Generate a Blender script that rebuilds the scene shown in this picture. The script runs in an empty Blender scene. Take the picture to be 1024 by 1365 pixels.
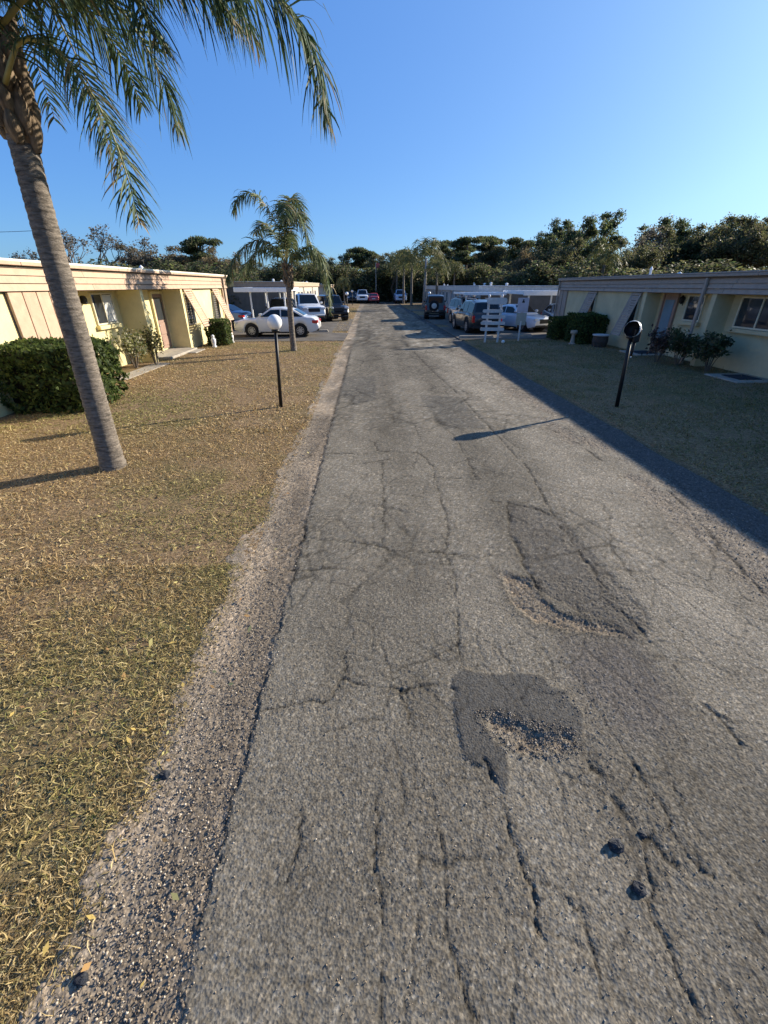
import bpy, math, random
import numpy as np
from mathutils import Vector, Matrix
R = math.radians
SC = bpy.context.scene
# ------------------------------------------------------------------ camera, sky, sun, exposure
AZ, EL = R(61.5), R(21.5)
cam_d = bpy.data.cameras.new('camera'); cam = bpy.data.objects.new('camera', cam_d)
SC.collection.objects.link(cam); SC.camera = cam
cam.location = (0, 0, 2.5); cam.rotation_euler = (R(90 - 28.086), 0, R(-1.967))
cam_d.sensor_fit = 'VERTICAL'; cam_d.sensor_height = 24; cam_d.lens = 24 * 565 / 1365
cam_d.clip_start = 0.05; cam_d.clip_end = 3000
world = bpy.data.worlds.new('World'); SC.world = world; world.use_nodes = True
wn, wl = world.node_tree.nodes, world.node_tree.links
wn.clear()
sky = wn.new('ShaderNodeTexSky'); sky.sky_type = 'NISHITA'; sky.sun_disc = False
sky.sun_elevation = EL; sky.sun_rotation = AZ; sky.altitude = 0
sky.air_density = 0.7; sky.dust_density = 1.7; sky.ozone_density = 1.5
gm = wn.new('ShaderNodeGamma'); gm.inputs[1].default_value = 0.4      # a phone camera's flat, saturated rendering of the sky
hs = wn.new('ShaderNodeHueSaturation'); hs.inputs['Saturation'].default_value = 2.0; hs.inputs['Hue'].default_value = .51; hs.inputs['Value'].default_value = 1.66
tn = wn.new('ShaderNodeMix'); tn.data_type = 'RGBA'; tn.blend_type = 'MULTIPLY'; tn.inputs['Factor'].default_value = 1; tn.inputs['B'].default_value = (.50, .85, 1.25, 1)
bg = wn.new('ShaderNodeBackground'); bg.inputs['Strength'].default_value = 0.12
wo = wn.new('ShaderNodeOutputWorld')
wl.new(sky.outputs[0], gm.inputs[0]); wl.new(gm.outputs[0], hs.inputs['Color']); wl.new(hs.outputs[0], tn.inputs['A']); wl.new(tn.outputs['Result'], bg.inputs['Color']); wl.new(bg.outputs[0], wo.inputs['Surface'])
sun_d = bpy.data.lights.new('sun', 'SUN'); sun_d.energy = 5.0; sun_d.angle = R(0.53); sun_d.color = (1.0, 0.90, 0.76)
sun = bpy.data.objects.new('sun', sun_d); SC.collection.objects.link(sun)
sdir = Vector((math.sin(AZ) * math.cos(EL), math.cos(AZ) * math.cos(EL), math.sin(EL)))
sun.rotation_euler = sdir.to_track_quat('Z', 'Y').to_euler(); sun.location = (40, 20, 30)
SC.view_settings.view_transform = 'Standard'; SC.view_settings.look = 'None'
SC.view_settings.exposure = 1.02; SC.view_settings.gamma = 1.0; SC.view_settings.use_curve_mapping = False

rng = np.random.default_rng(11); random.seed(11)
COL = SC.collection

# ------------------------------------------------------------------ mesh helpers
class MB:
    def __init__(s): s.v = []; s.f = []
    def add(s, vs, fs):
        b = len(s.v); s.v += [tuple(p) for p in vs]; s.f += [tuple(i + b for i in f) for f in fs]; return s
    def box(s, x0, x1, y0, y1, z0, z1):
        x0, x1 = min(x0, x1), max(x0, x1); y0, y1 = min(y0, y1), max(y0, y1); z0, z1 = min(z0, z1), max(z0, z1)
        return s.add([(x0,y0,z0),(x1,y0,z0),(x1,y1,z0),(x0,y1,z0),(x0,y0,z1),(x1,y0,z1),(x1,y1,z1),(x0,y1,z1)],
              [(0,3,2,1),(4,5,6,7),(0,1,5,4),(1,2,6,5),(2,3,7,6),(3,0,4,7)])
    def rbox(s, x0, x1, y0, y1, z0, z1, c=0.01):
        # box with chamfered top and side edges
        x0, x1 = min(x0, x1), max(x0, x1); y0, y1 = min(y0, y1), max(y0, y1); z0, z1 = min(z0, z1), max(z0, z1)
        c = min(c, (x1-x0)*.45, (y1-y0)*.45, (z1-z0)*.45)
        def ring(z, i): return [(x0+c+i,y0+i,z),(x1-c-i,y0+i,z),(x1-i,y0+c+i,z),(x1-i,y1-c-i,z),(x1-c-i,y1-i,z),(x0+c+i,y1-i,z),(x0+i,y1-c-i,z),(x0+i,y0+c+i,z)]
        vs = ring(z0, c*.99) + ring(z0+c, 0) + ring(z1-c, 0) + ring(z1, c*.99)
        fs = [tuple(range(7,-1,-1)), tuple(range(24,32))]
        for k in range(3):
            for i in range(8):
                j = (i+1) % 8; fs.append((k*8+i, k*8+j, k*8+8+j, k*8+8+i))
        return s.add(vs, fs)
    def tube(s, pts, rad, n=8, cap=True):
        pts = [Vector(p) for p in pts]
        if not hasattr(rad, '__len__'): rad = [rad]*len(pts)
        vs = []; up = Vector((0,0,1))
        u = None
        for i, p in enumerate(pts):
            t = (pts[min(i+1, len(pts)-1)] - pts[max(i-1, 0)]).normalized()
            if u is None:
                u = t.cross(Vector((1,0,0)) if abs(t.x) < .8 else Vector((0,1,0))).normalized()
            u = (u - t*u.dot(t)).normalized(); w = t.cross(u)
            for k in range(n):
                a = 2*math.pi*k/n; vs.append(p + (u*math.cos(a) + w*math.sin(a))*rad[i])
        fs = []
        for i in range(len(pts)-1):
            for k in range(n):
                k2 = (k+1) % n; fs.append((i*n+k, i*n+k2, (i+1)*n+k2, (i+1)*n+k))
        if cap: fs += [tuple(range(n-1,-1,-1)), tuple((len(pts)-1)*n+k for k in range(n))]
        return s.add(vs, fs)
    def lathe(s, prof, n=16, c=(0,0,0), axis='z'):
        vs = []
        for r, h in prof:
            for k in range(n):
                a = 2*math.pi*k/n; x, y = r*math.cos(a), r*math.sin(a)
                vs.append((c[0]+x, c[1]+y, c[2]+h) if axis == 'z' else (c[0]+x, c[1]+h, c[2]+y))
        fs = []
        for i in range(len(prof)-1):
            for k in range(n):
                k2 = (k+1) % n; q = (i*n+k, i*n+k2, (i+1)*n+k2, (i+1)*n+k)
                fs.append(q if axis == 'z' else q[::-1])
        e = [tuple(range(n-1,-1,-1)), tuple((len(prof)-1)*n+k for k in range(n))]
        fs += e if axis == 'z' else [q[::-1] for q in e]
        return s.add(vs, fs)
    def prism(s, poly, y0, y1):   # poly of (x,z), extruded along y
        n = len(poly)
        vs = [(x, y0, z) for x, z in poly] + [(x, y1, z) for x, z in poly]
        fs = [tuple(range(n)), tuple(range(2*n-1, n-1, -1))] + [(i, n+i, n+(i+1)%n, (i+1)%n) for i in range(n)]
        return s.add(vs, fs)
    def build(s, name, mat, parent=None, smooth=False, **kw):
        me = bpy.data.meshes.new(name); me.from_pydata(s.v, [], s.f); me.update()
        return link(name, me, mat, parent, smooth, **kw)
def link(name, me, mat, parent=None, smooth=False, off=None, **kw):
    if mat and not me.materials: me.materials.append(mat)
    if smooth: me.polygons.foreach_set('use_smooth', [True]*len(me.polygons))
    o = bpy.data.objects.new(name, me); COL.objects.link(o)
    if parent:
        o.parent = parent
        if off is not None: o.location = off
    return tagp(o, **kw)
def tagp(o, **kw):
    for k, v in kw.items(): o[k] = v
    return o
def fast_mesh(name, V, F, col=None):
    V = np.asarray(V, dtype=np.float32); F = np.asarray(F, dtype=np.int32); n, k = F.shape
    me = bpy.data.meshes.new(name); me.vertices.add(len(V)); me.vertices.foreach_set('co', V.ravel())
    me.loops.add(n*k); me.loops.foreach_set('vertex_index', F.ravel())
    me.polygons.add(n); me.polygons.foreach_set('loop_start', np.arange(0, n*k, k, dtype=np.int32))
    me.update(calc_edges=True)
    if col is not None:
        a = me.attributes.new('Col', 'FLOAT_COLOR', 'POINT')
        c = np.ones((len(V), 4), np.float32); c[:, :3] = col; a.data.foreach_set('color', c.ravel())
    return me
def thing(name, loc=(0,0,0), rz=0, **kw):
    o = bpy.data.objects.new(name, None); COL.objects.link(o); o.location = loc; o.rotation_euler.z = rz
    o.empty_display_size = .2
    return tagp(o, **kw)
KIDS = {}
def copy_tree(o, parent=None):
    c = o.copy(); COL.objects.link(c); c.parent = parent
    for ch in [q for q in o.children]: copy_tree(ch, c)
    return c

# value noise
_tab = np.random.default_rng(5).random((256, 256)).astype(np.float32)
def vnoise(x, y):
    xi = np.floor(x).astype(int); yi = np.floor(y).astype(int); fx = x-xi; fy = y-yi
    fx = fx*fx*(3-2*fx); fy = fy*fy*(3-2*fy)
    g = lambda a, b: _tab[a & 255, b & 255]
    return (g(xi,yi)*(1-fx)+g(xi+1,yi)*fx)*(1-fy) + (g(xi,yi+1)*(1-fx)+g(xi+1,yi+1)*fx)*fy
def fbm(x, y, o=4):
    s = 0; a = .5; t = 0
    for i in range(o):
        s = s + a*vnoise(x*2**i+17*i, y*2**i+31*i); t += a; a *= .5
    return s/t
def sstep(a, b, x):
    t = np.clip((x-a)/(b-a), 0, 1); return t*t*(3-2*t)

# ------------------------------------------------------------------ materials
def mat(name, col, rough=.8, var=.12, scale=6, bump=0, bscale=60, metal=0, spec=.3, col2=None, detail=5, stretch=None, coat=0, rnd=0):
    m = bpy.data.materials.new(name); m.use_nodes = True
    n, l = m.node_tree.nodes, m.node_tree.links; b = n['Principled BSDF']
    b.inputs['Roughness'].default_value = rough; b.inputs['Metallic'].default_value = metal
    b.inputs['Specular IOR Level'].default_value = spec
    if coat: b.inputs['Coat Weight'].default_value = coat; b.inputs['Coat Roughness'].default_value = .06
    tc = n.new('ShaderNodeTexCoord'); mp = n.new('ShaderNodeMapping')
    l.new(tc.outputs['Object'], mp.inputs[0])
    if stretch: mp.inputs['Scale'].default_value = stretch
    nz = n.new('ShaderNodeTexNoise'); nz.inputs['Scale'].default_value = scale; nz.inputs['Detail'].default_value = detail
    nz.inputs['Roughness'].default_value = .65
    l.new(mp.outputs[0], nz.inputs['Vector'])
    mx = n.new('ShaderNodeMix'); mx.data_type = 'RGBA'
    c2 = col2 or tuple(max(0, c*(1-2.2*var)) for c in col); c1 = tuple(min(1, c*(1+var)) for c in col)
    mx.inputs['A'].default_value = (*c2, 1); mx.inputs['B'].default_value = (*c1, 1)
    rp = n.new('ShaderNodeMapRange'); rp.inputs['From Min'].default_value = .3; rp.inputs['From Max'].default_value = .7
    l.new(nz.outputs['Fac'], rp.inputs['Value']); l.new(rp.outputs[0], mx.inputs['Factor'])
    out = mx.outputs['Result']
    if rnd:
        oi = n.new('ShaderNodeObjectInfo'); h = n.new('ShaderNodeHueSaturation')
        r1 = n.new('ShaderNodeMapRange'); r1.inputs['To Min'].default_value = 1-rnd; r1.inputs['To Max'].default_value = 1+rnd
        l.new(oi.outputs['Random'], r1.inputs['Value']); l.new(r1.outputs[0], h.inputs['Value']); l.new(out, h.inputs['Color']); out = h.outputs[0]
    l.new(out, b.inputs['Base Color'])
    if bump:
        n2 = n.new('ShaderNodeTexNoise'); n2.inputs['Scale'].default_value = bscale; n2.inputs['Detail'].default_value = 4
        l.new(mp.outputs[0], n2.inputs['Vector'])
        bp = n.new('ShaderNodeBump'); bp.inputs['Strength'].default_value = bump; bp.inputs['Distance'].default_value = .02
        l.new(n2.outputs['Fac'], bp.inputs['Height']); l.new(bp.outputs[0], b.inputs['Normal'])
    return m
def vmat(name, rough=.9, bump=0, bscale=150, fine=0, fscale=200, transl=0, spec=.25):
    # colour from the mesh's own per-piece colour attribute, plus fine grain
    m = bpy.data.materials.new(name); m.use_nodes = True
    n, l = m.node_tree.nodes, m.node_tree.links; b = n['Principled BSDF']
    b.inputs['Roughness'].default_value = rough; b.inputs['Specular IOR Level'].default_value = spec
    at = n.new('ShaderNodeAttribute'); at.attribute_name = 'Col'; out = at.outputs['Color']
    tc = n.new('ShaderNodeTexCoord')
    if fine:
        nz = n.new('ShaderNodeTexVoronoi'); nz.inputs['Scale'].default_value = fscale
        l.new(tc.outputs['Object'], nz.inputs['Vector'])
        bw = n.new('ShaderNodeRGBToBW'); l.new(nz.outputs['Color'], bw.inputs[0])
        mr = n.new('ShaderNodeMapRange'); mr.inputs['To Min'].default_value = 1-fine; mr.inputs['To Max'].default_value = 1+fine
        l.new(bw.outputs[0], mr.inputs['Value'])
        mu = n.new('ShaderNodeMix'); mu.data_type = 'RGBA'; mu.blend_type = 'MULTIPLY'; mu.inputs['Factor'].default_value = 1
        l.new(out, mu.inputs['A']); l.new(mr.outputs[0], mu.inputs['B']); out = mu.outputs['Result']
    l.new(out, b.inputs['Base Color'])
    if bump:
        n2 = n.new('ShaderNodeTexVoronoi'); n2.inputs['Scale'].default_value = bscale
        l.new(tc.outputs['Object'], n2.inputs['Vector'])
        bp = n.new('ShaderNodeBump'); bp.inputs['Strength'].default_value = bump; bp.inputs['Distance'].default_value = .004
        l.new(n2.outputs['Distance'], bp.inputs['Height']); l.new(bp.outputs[0], b.inputs['Normal'])
    if transl:
        t = n.new('ShaderNodeBsdfTranslucent'); l.new(out, t.inputs['Color'])
        ms = n.new('ShaderNodeMixShader'); ms.inputs[0].default_value = transl
        l.new(b.outputs[0], ms.inputs[1]); l.new(t.outputs[0], ms.inputs[2]); l.new(ms.outputs[0], n['Material Output'].inputs['Surface'])
    return m
def glass(name, col=(.02,.03,.035), rough=.03):
    m = mat(name, col, rough, .05, 2, spec=.8); return m
M = dict(
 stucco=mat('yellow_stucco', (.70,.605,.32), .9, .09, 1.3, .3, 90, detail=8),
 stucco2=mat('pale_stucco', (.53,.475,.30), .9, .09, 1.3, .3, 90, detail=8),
 tan=mat('tan_painted_board', (.47,.325,.222), .7, .07, 5, .15, 40, stretch=(1,1,1), rnd=.06),
 mauve=mat('mauve_painted_board', (.33,.275,.225), .7, .07, 5, .15, 40, rnd=.06),
 cream=mat('cream_roof_edge', (.78,.70,.55), .7, .06, 3),
 roofw=mat('white_roof_coating', (.72,.72,.70), .8, .10, 2),
 roof=mat('grey_roof_membrane', (.30,.29,.27), .9, .2, 1.5, .2, 30),
 white=mat('white_paint', (.78,.78,.76), .5, .05, 4),
 dirtywhite=mat('weathered_white_paint', (.55,.55,.53), .6, .12, 6),
 black=mat('black_metal', (.012,.012,.013), .45, .2, 8),
 globe=mat('white_globe', (.82,.81,.78), .3, .02, 3, spec=.5),
 smoke=mat('dark_globe_inside', (.02,.02,.022), .5, .1, 3),
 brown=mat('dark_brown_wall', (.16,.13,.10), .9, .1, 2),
 beige=mat('beige_siding', (.50,.45,.37), .85, .06, 3),
 greywall=mat('grey_siding', (.36,.36,.34), .85, .08, 3),
 door=mat('brown_pink_door', (.30,.195,.145), .6, .08, 3),
 frame=mat('window_frame', (.62,.57,.42), .5, .05, 3),
 glass=glass('window_glass', (.03,.035,.04)),
 curtain=mat('pale_blind', (.62,.62,.58), .9, .05, 3),
 bluepane=mat('door_pane', (.16,.24,.29), .1, .05, 3, spec=.6),
 concrete=mat('concrete', (.36,.32,.26), .9, .14, 4, .3, 50),
 lot=mat('parking_asphalt', (.15,.132,.108), .95, .16, 1.2, .4, 120, spec=.1),
 rock=mat('dark_stone', (.035,.037,.042), .8, .3, 25, .5, 60),
 bark=mat('grey_bark', (.16,.13,.10), .95, .2, 8, .5, 30),
 palmbark=mat('palm_bark', (.225,.19,.152), .95, .34, 5, .9, 22, stretch=(1.5,1.5,7)),
 boot=mat('palm_leaf_base', (.20,.145,.09), .9, .3, 7, .5, 30, stretch=(3,3,1)),
 rachis=mat('palm_rachis', (.30,.27,.10), .6, .12, 6),
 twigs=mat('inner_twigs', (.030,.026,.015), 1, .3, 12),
 rubber=mat('tyre_rubber', (.015,.015,.016), .85, .2, 10),
 alloy=mat('alloy_rim', (.45,.45,.46), .35, .05, 5, metal=.8, spec=.5),
 cglass=mat('car_glass', (.008,.012,.016), .05, .05, 2, spec=.4),
 redlight=mat('red_lamp', (.45,.02,.02), .2, .1, 8, spec=.6),
 headlight=mat('clear_lamp', (.65,.66,.68), .12, .1, 12, spec=.7),
 trim=mat('black_plastic', (.02,.02,.021), .6, .1, 8),
 plate=mat('number_plate', (.6,.6,.6), .5, .05, 8),
 mat_=mat('door_mat', (.03,.035,.045), .95, .2, 20),
 pinkpost=mat('grey_pole', (.33,.31,.28), .8, .1, 5),
 flagr=mat('red_flag', (.42,.10,.09), .8, .1, 3),
 signl=mat('lilac_sign', (.42,.41,.46), .6, .06, 5),
 signg=mat('grey_green_sign', (.33,.34,.29), .7, .08, 5),
 wood=mat('barrel_wood', (.075,.06,.05), .9, .2, 5, .3, 30),
)
MV = dict(road=vmat('road_asphalt', .95, .7, 75, .4, 95, spec=.08), grass=vmat('grass_blades', .85, transl=.3, spec=.1),
          leaf=vmat('leaves', .6, transl=.5, spec=.2), palm=vmat('palm_leaflets', .58, transl=.32, spec=.25), gravel=vmat('gravel', .95, spec=.06))
# ------------------------------------------------------------------ ground
def gz(x, y):
    """height of the lawn"""
    right = sstep(5.2, 11.0, x)*.13*(1-sstep(21.5, 23.5, y))*(x > 4)
    tr = sstep(-1.28, -1.05, x)*(1-sstep(4.86, 5.06, x))
    lv = .012*(1-sstep(-2.2, -1.3, x)*(1-sstep(4.86, 5.06, x)))
    return lv*(1-tr) - .07*tr + right
def mesh_grid(xs, ys, zf):
    X, Y = np.meshgrid(xs, ys); Z = zf(X, Y); nx, ny = len(xs), len(ys)
    V = np.stack([X, Y, Z], -1).reshape(-1, 3); i = np.arange(nx*ny).reshape(ny, nx)
    F = np.stack([i[:-1,:-1], i[:-1,1:], i[1:,1:], i[1:,:-1]], -1).reshape(-1, 4)
    return V, F
xs = np.unique(np.concatenate([np.linspace(-900,-40,12), np.arange(-40,-2.2,.8), np.arange(-2.2,-1.0,.05), np.arange(-1,4.8,.6), np.arange(4.8,5.15,.04), np.arange(5.2,14,.4), np.arange(14,40,1.5), np.linspace(40,900,12)]))
ys = np.unique(np.concatenate([np.linspace(-300,-6,8), np.arange(-6,30,.5), np.arange(30,120,3), np.linspace(120,1800,12)]))
V, F = mesh_grid(xs, ys, gz)
def lawn_mat():
    m = bpy.data.materials.new('dry_lawn_soil'); m.use_nodes = True
    n, l = m.node_tree.nodes, m.node_tree.links; b = n['Principled BSDF']; b.inputs['Roughness'].default_value = 1; b.inputs['Specular IOR Level'].default_value = .1
    tc = n.new('ShaderNodeTexCoord')
    def nz(s, d=6):
        q = n.new('ShaderNodeTexNoise'); q.inputs['Scale'].default_value = s; q.inputs['Detail'].default_value = d; q.inputs['Roughness'].default_value = .7
        l.new(tc.outputs['Object'], q.inputs['Vector']); return q
    def ramp(src, pts):
        r = n.new('ShaderNodeValToRGB'); e = r.color_ramp.elements
        while len(e) < len(pts): e.new(.5)
        for q, (p, c) in zip(e, pts): q.position = p; q.color = (*c, 1)
        l.new(src, r.inputs[0]); return r.outputs[0]
    a = ramp(nz(28).outputs['Fac'], [(.3,(.085,.055,.03)), (.5,(.23,.155,.085)), (.7,(.40,.29,.165))])
    g = ramp(nz(30).outputs['Fac'], [(.3,(.045,.05,.018)), (.55,(.11,.11,.04)), (.75,(.24,.21,.09))])
    f = ramp(nz(.42, 5).outputs['Fac'], [(.50,(0,0,0)), (.68,(.75,.75,.75))])
    mx = n.new('ShaderNodeMix'); mx.data_type = 'RGBA'; l.new(f, mx.inputs['Factor']); l.new(a, mx.inputs['A']); l.new(g, mx.inputs['B'])
    l.new(mx.outputs['Result'], b.inputs['Base Color'])
    bp = n.new('ShaderNodeBump'); bp.inputs['Strength'].default_value = .9; bp.inputs['Distance'].default_value = .03
    l.new(nz(35).outputs['Fac'], bp.inputs['Height']); l.new(bp.outputs[0], b.inputs['Normal'])
    return m
link('ground', fast_mesh('ground', V, F), lawn_mat(), kind='structure')

# ------------------------------------------------------------------ road: cracks, patches and potholes are relief in the sheet
CRACKS = [  # (width, depth, points)
 (0.01,0.012,[(-0.75, 4.09), (-0.38, 4.03), (-0.05, 3.95), (0.27, 3.8), (0.77, 3.74), (1.07, 3.66), (1.34, 3.67)]),
 (0.009,0.009,[(-0.87, 3.5), (-0.42, 3.5), (-0.12, 3.46)]),
 (0.012,0.012,[(-0.77, 4.38), (-0.76, 4.02), (-0.93, 3.83), (-0.95, 3.62), (-0.87, 3.51)]),
 (0.012,0.01,[(-1.01, 6.77), (-0.6, 6.82), (0.03, 6.79)]),
 (0.012,0.01,[(0.08, 7.38), (0.14, 6.89), (0.84, 6.8), (0.99, 6.1), (0.95, 5.76), (1.59, 5.64)]),
 (0.007,0.005,[(0.19, 6.39), (0.17, 5.35), (0.16, 4.55), (0.13, 3.98)]),
 (0.009,0.009,[(0.95, 5.76), (0.94, 5.01), (0.91, 4.34), (0.79, 3.76), (0.8, 3.32), (0.72, 2.68), (0.63, 2.18)]),
 (0.009,0.009,[(1.58, 7.61), (1.6, 6.8), (1.55, 5.74)]),
 (0.016,0.012,[(1.76, 23.73), (1.95, 19.03), (2.14, 14.32), (2.34, 11.08), (2.41, 7.89), (2.44, 5.99), (2.27, 4.66), (2.2, 3.38), (2.18, 2.73), (2.21, 2.5), (2.22, 2.09), (2.25, 1.72), (2.25, 1.34)]),
 (0.009,0.01,[(-0.75, 1.91), (-0.5, 1.94), (-0.3, 1.95), (-0.21, 2.14), (-0.05, 2.09), (0.17, 2.04), (0.38, 2.05), (0.56, 2.05)]),
 (0.009,0.009,[(-0.21, 2.14), (-0.21, 2.39)]),
 (0.009,0.009,[(0.19, 2.04), (0.22, 1.74), (0.22, 1.37)]),
 (0.013,0.016,[(0.64, 1.53), (0.68, 1.36), (0.69, 1.15), (0.71, 0.91), (0.7, 0.75), (0.74, 0.63), (0.74, 0.49)]),
 (0.009,0.01,[(0.19, 1.59), (0.22, 1.37), (0.32, 1.31), (0.33, 1.02), (0.3, 0.74), (0.33, 0.61), (0.37, 0.5)]),
 (0.009,0.009,[(0.32, 1.31), (0.45, 1.36)]),
 (0.009,0.009,[(0.71, 0.93), (0.88, 0.89), (0.91, 0.8), (0.91, 0.54)]),
 (0.012,0.012,[(1.52, 1.5), (1.54, 1.27), (1.54, 1.09), (1.63, 0.84), (1.69, 0.7)]),
 (0.011,0.012,[(1.38, 1.07), (1.26, 0.81), (1.23, 0.67), (1.24, 0.47)]),
 (0.03,0.012,[(1.29, 1.46), (1.34, 1.18), (1.45, 0.98)]),
 (0.009,0.009,[(-0.0, 1.34), (0.0, 1.03), (0.01, 0.75), (0.01, 0.51)]),
 (0.009,0.009,[(-0.39, 1.26), (-0.41, 1.1), (-0.42, 0.97)]),
 (0.016,0.012,[(1.46, 5.0), (1.85, 4.84), (2.11, 4.73), (2.3, 4.39)]),
 (0.02,0.012,[(1.79, 4.88), (1.59, 4.17), (1.58, 3.7), (1.54, 3.34), (1.55, 3.03)]),
 (0.012,0.008,[(-0.28, 6.27), (0.32, 6.51)]),
 (0.009,0.009,[(1.37, 8.79), (1.52, 8.42), (1.78, 8.15), (2.27, 8.14)]),
 (0.009,0.009,[(0.95, 10.08), (1.51, 9.83)]),
 (0.009,0.009,[(1.73, 11.86), (2.05, 11.69)]),
 (0.03,0.01,[(4.14, 5.4), (4.03, 4.6), (3.82, 3.81), (3.62, 2.98)]),
 (0.03,0.01,[(3.55, 8.15), (3.75, 7.22), (3.75, 6.13)]),
 (.008,.006,[(-.77,.3),(-.78,1.94),(-.77,4.4),(-.80,8),(-.78,14),(-.8,22)]),
]
PATCH = dict(
 B=[(0.56, 2.08), (0.65, 2.17), (1.08, 2.14), (1.2, 2.08), (1.32, 1.97), (1.38, 1.81), (1.32, 1.69), (1.22, 1.64), (1.06, 1.69), (0.85, 1.79), (0.7, 1.82), (0.72, 1.69), (0.79, 1.55), (0.77, 1.38), (0.73, 1.33), (0.64, 1.48), (0.54, 1.53), (0.54, 1.88)],
 A=[(1.81, 4.81), (2.11, 4.73), (2.3, 4.39), (2.31, 3.32), (2.37, 2.77), (2.23, 2.53), (2.07, 2.5), (1.97, 2.68), (1.76, 2.85), (1.57, 3.07), (1.57, 3.52), (1.59, 4.17)],
 holeB=[(0.7, 1.82), (0.8, 1.82), (1.06, 1.7), (1.24, 1.64), (1.23, 1.59), (1.1, 1.54), (0.93, 1.56), (0.8, 1.62)],
 holeA=[(1.25, 3.4), (1.54, 3.26), (1.53, 2.96), (1.64, 2.79), (1.97, 2.65), (2.05, 2.5), (1.8, 2.51), (1.4, 2.61), (1.26, 2.84), (1.24, 3.16)],
 C=[(-0.83, 13.57), (-0.6, 13.76), (0.18, 13.74), (0.16, 10.61), (-0.35, 10.13), (-0.7, 11.18)],
 dark=[(1.5, 2.44), (2.11, 2.47), (2.07, 1.92), (1.92, 1.65), (1.6, 1.57), (1.49, 1.84), (1.43, 2.1)],
 E=[(1.3, 11.12), (2.29, 10.8), (2.29, 8.22), (1.48, 8.16), (1.42, 8.79)],
)
def seg_dist(x, y, pts):
    d = np.full(x.shape, 1e9, np.float32)
    for (ax, ay), (bx, by) in zip(pts[:-1], pts[1:]):
        vx, vy = bx-ax, by-ay; L = vx*vx+vy*vy+1e-9
        t = np.clip(((x-ax)*vx+(y-ay)*vy)/L, 0, 1)
        d = np.minimum(d, np.hypot(x-ax-t*vx, y-ay-t*vy))
    return d
def inside(x, y, pts):
    r = np.zeros(x.shape, bool); n = len(pts)
    for i in range(n):
        (ax, ay), (bx, by) = pts[i], pts[(i+1) % n]
        if ay == by: continue
        r ^= ((ay > y) != (by > y)) & (x < (bx-ax)*(y-ay)/(by-ay)+ax)
    return r
def sdist(x, y, pts):
    d = seg_dist(x, y, list(pts)+[pts[0]]); return np.where(inside(x, y, pts), -d, d)
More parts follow.
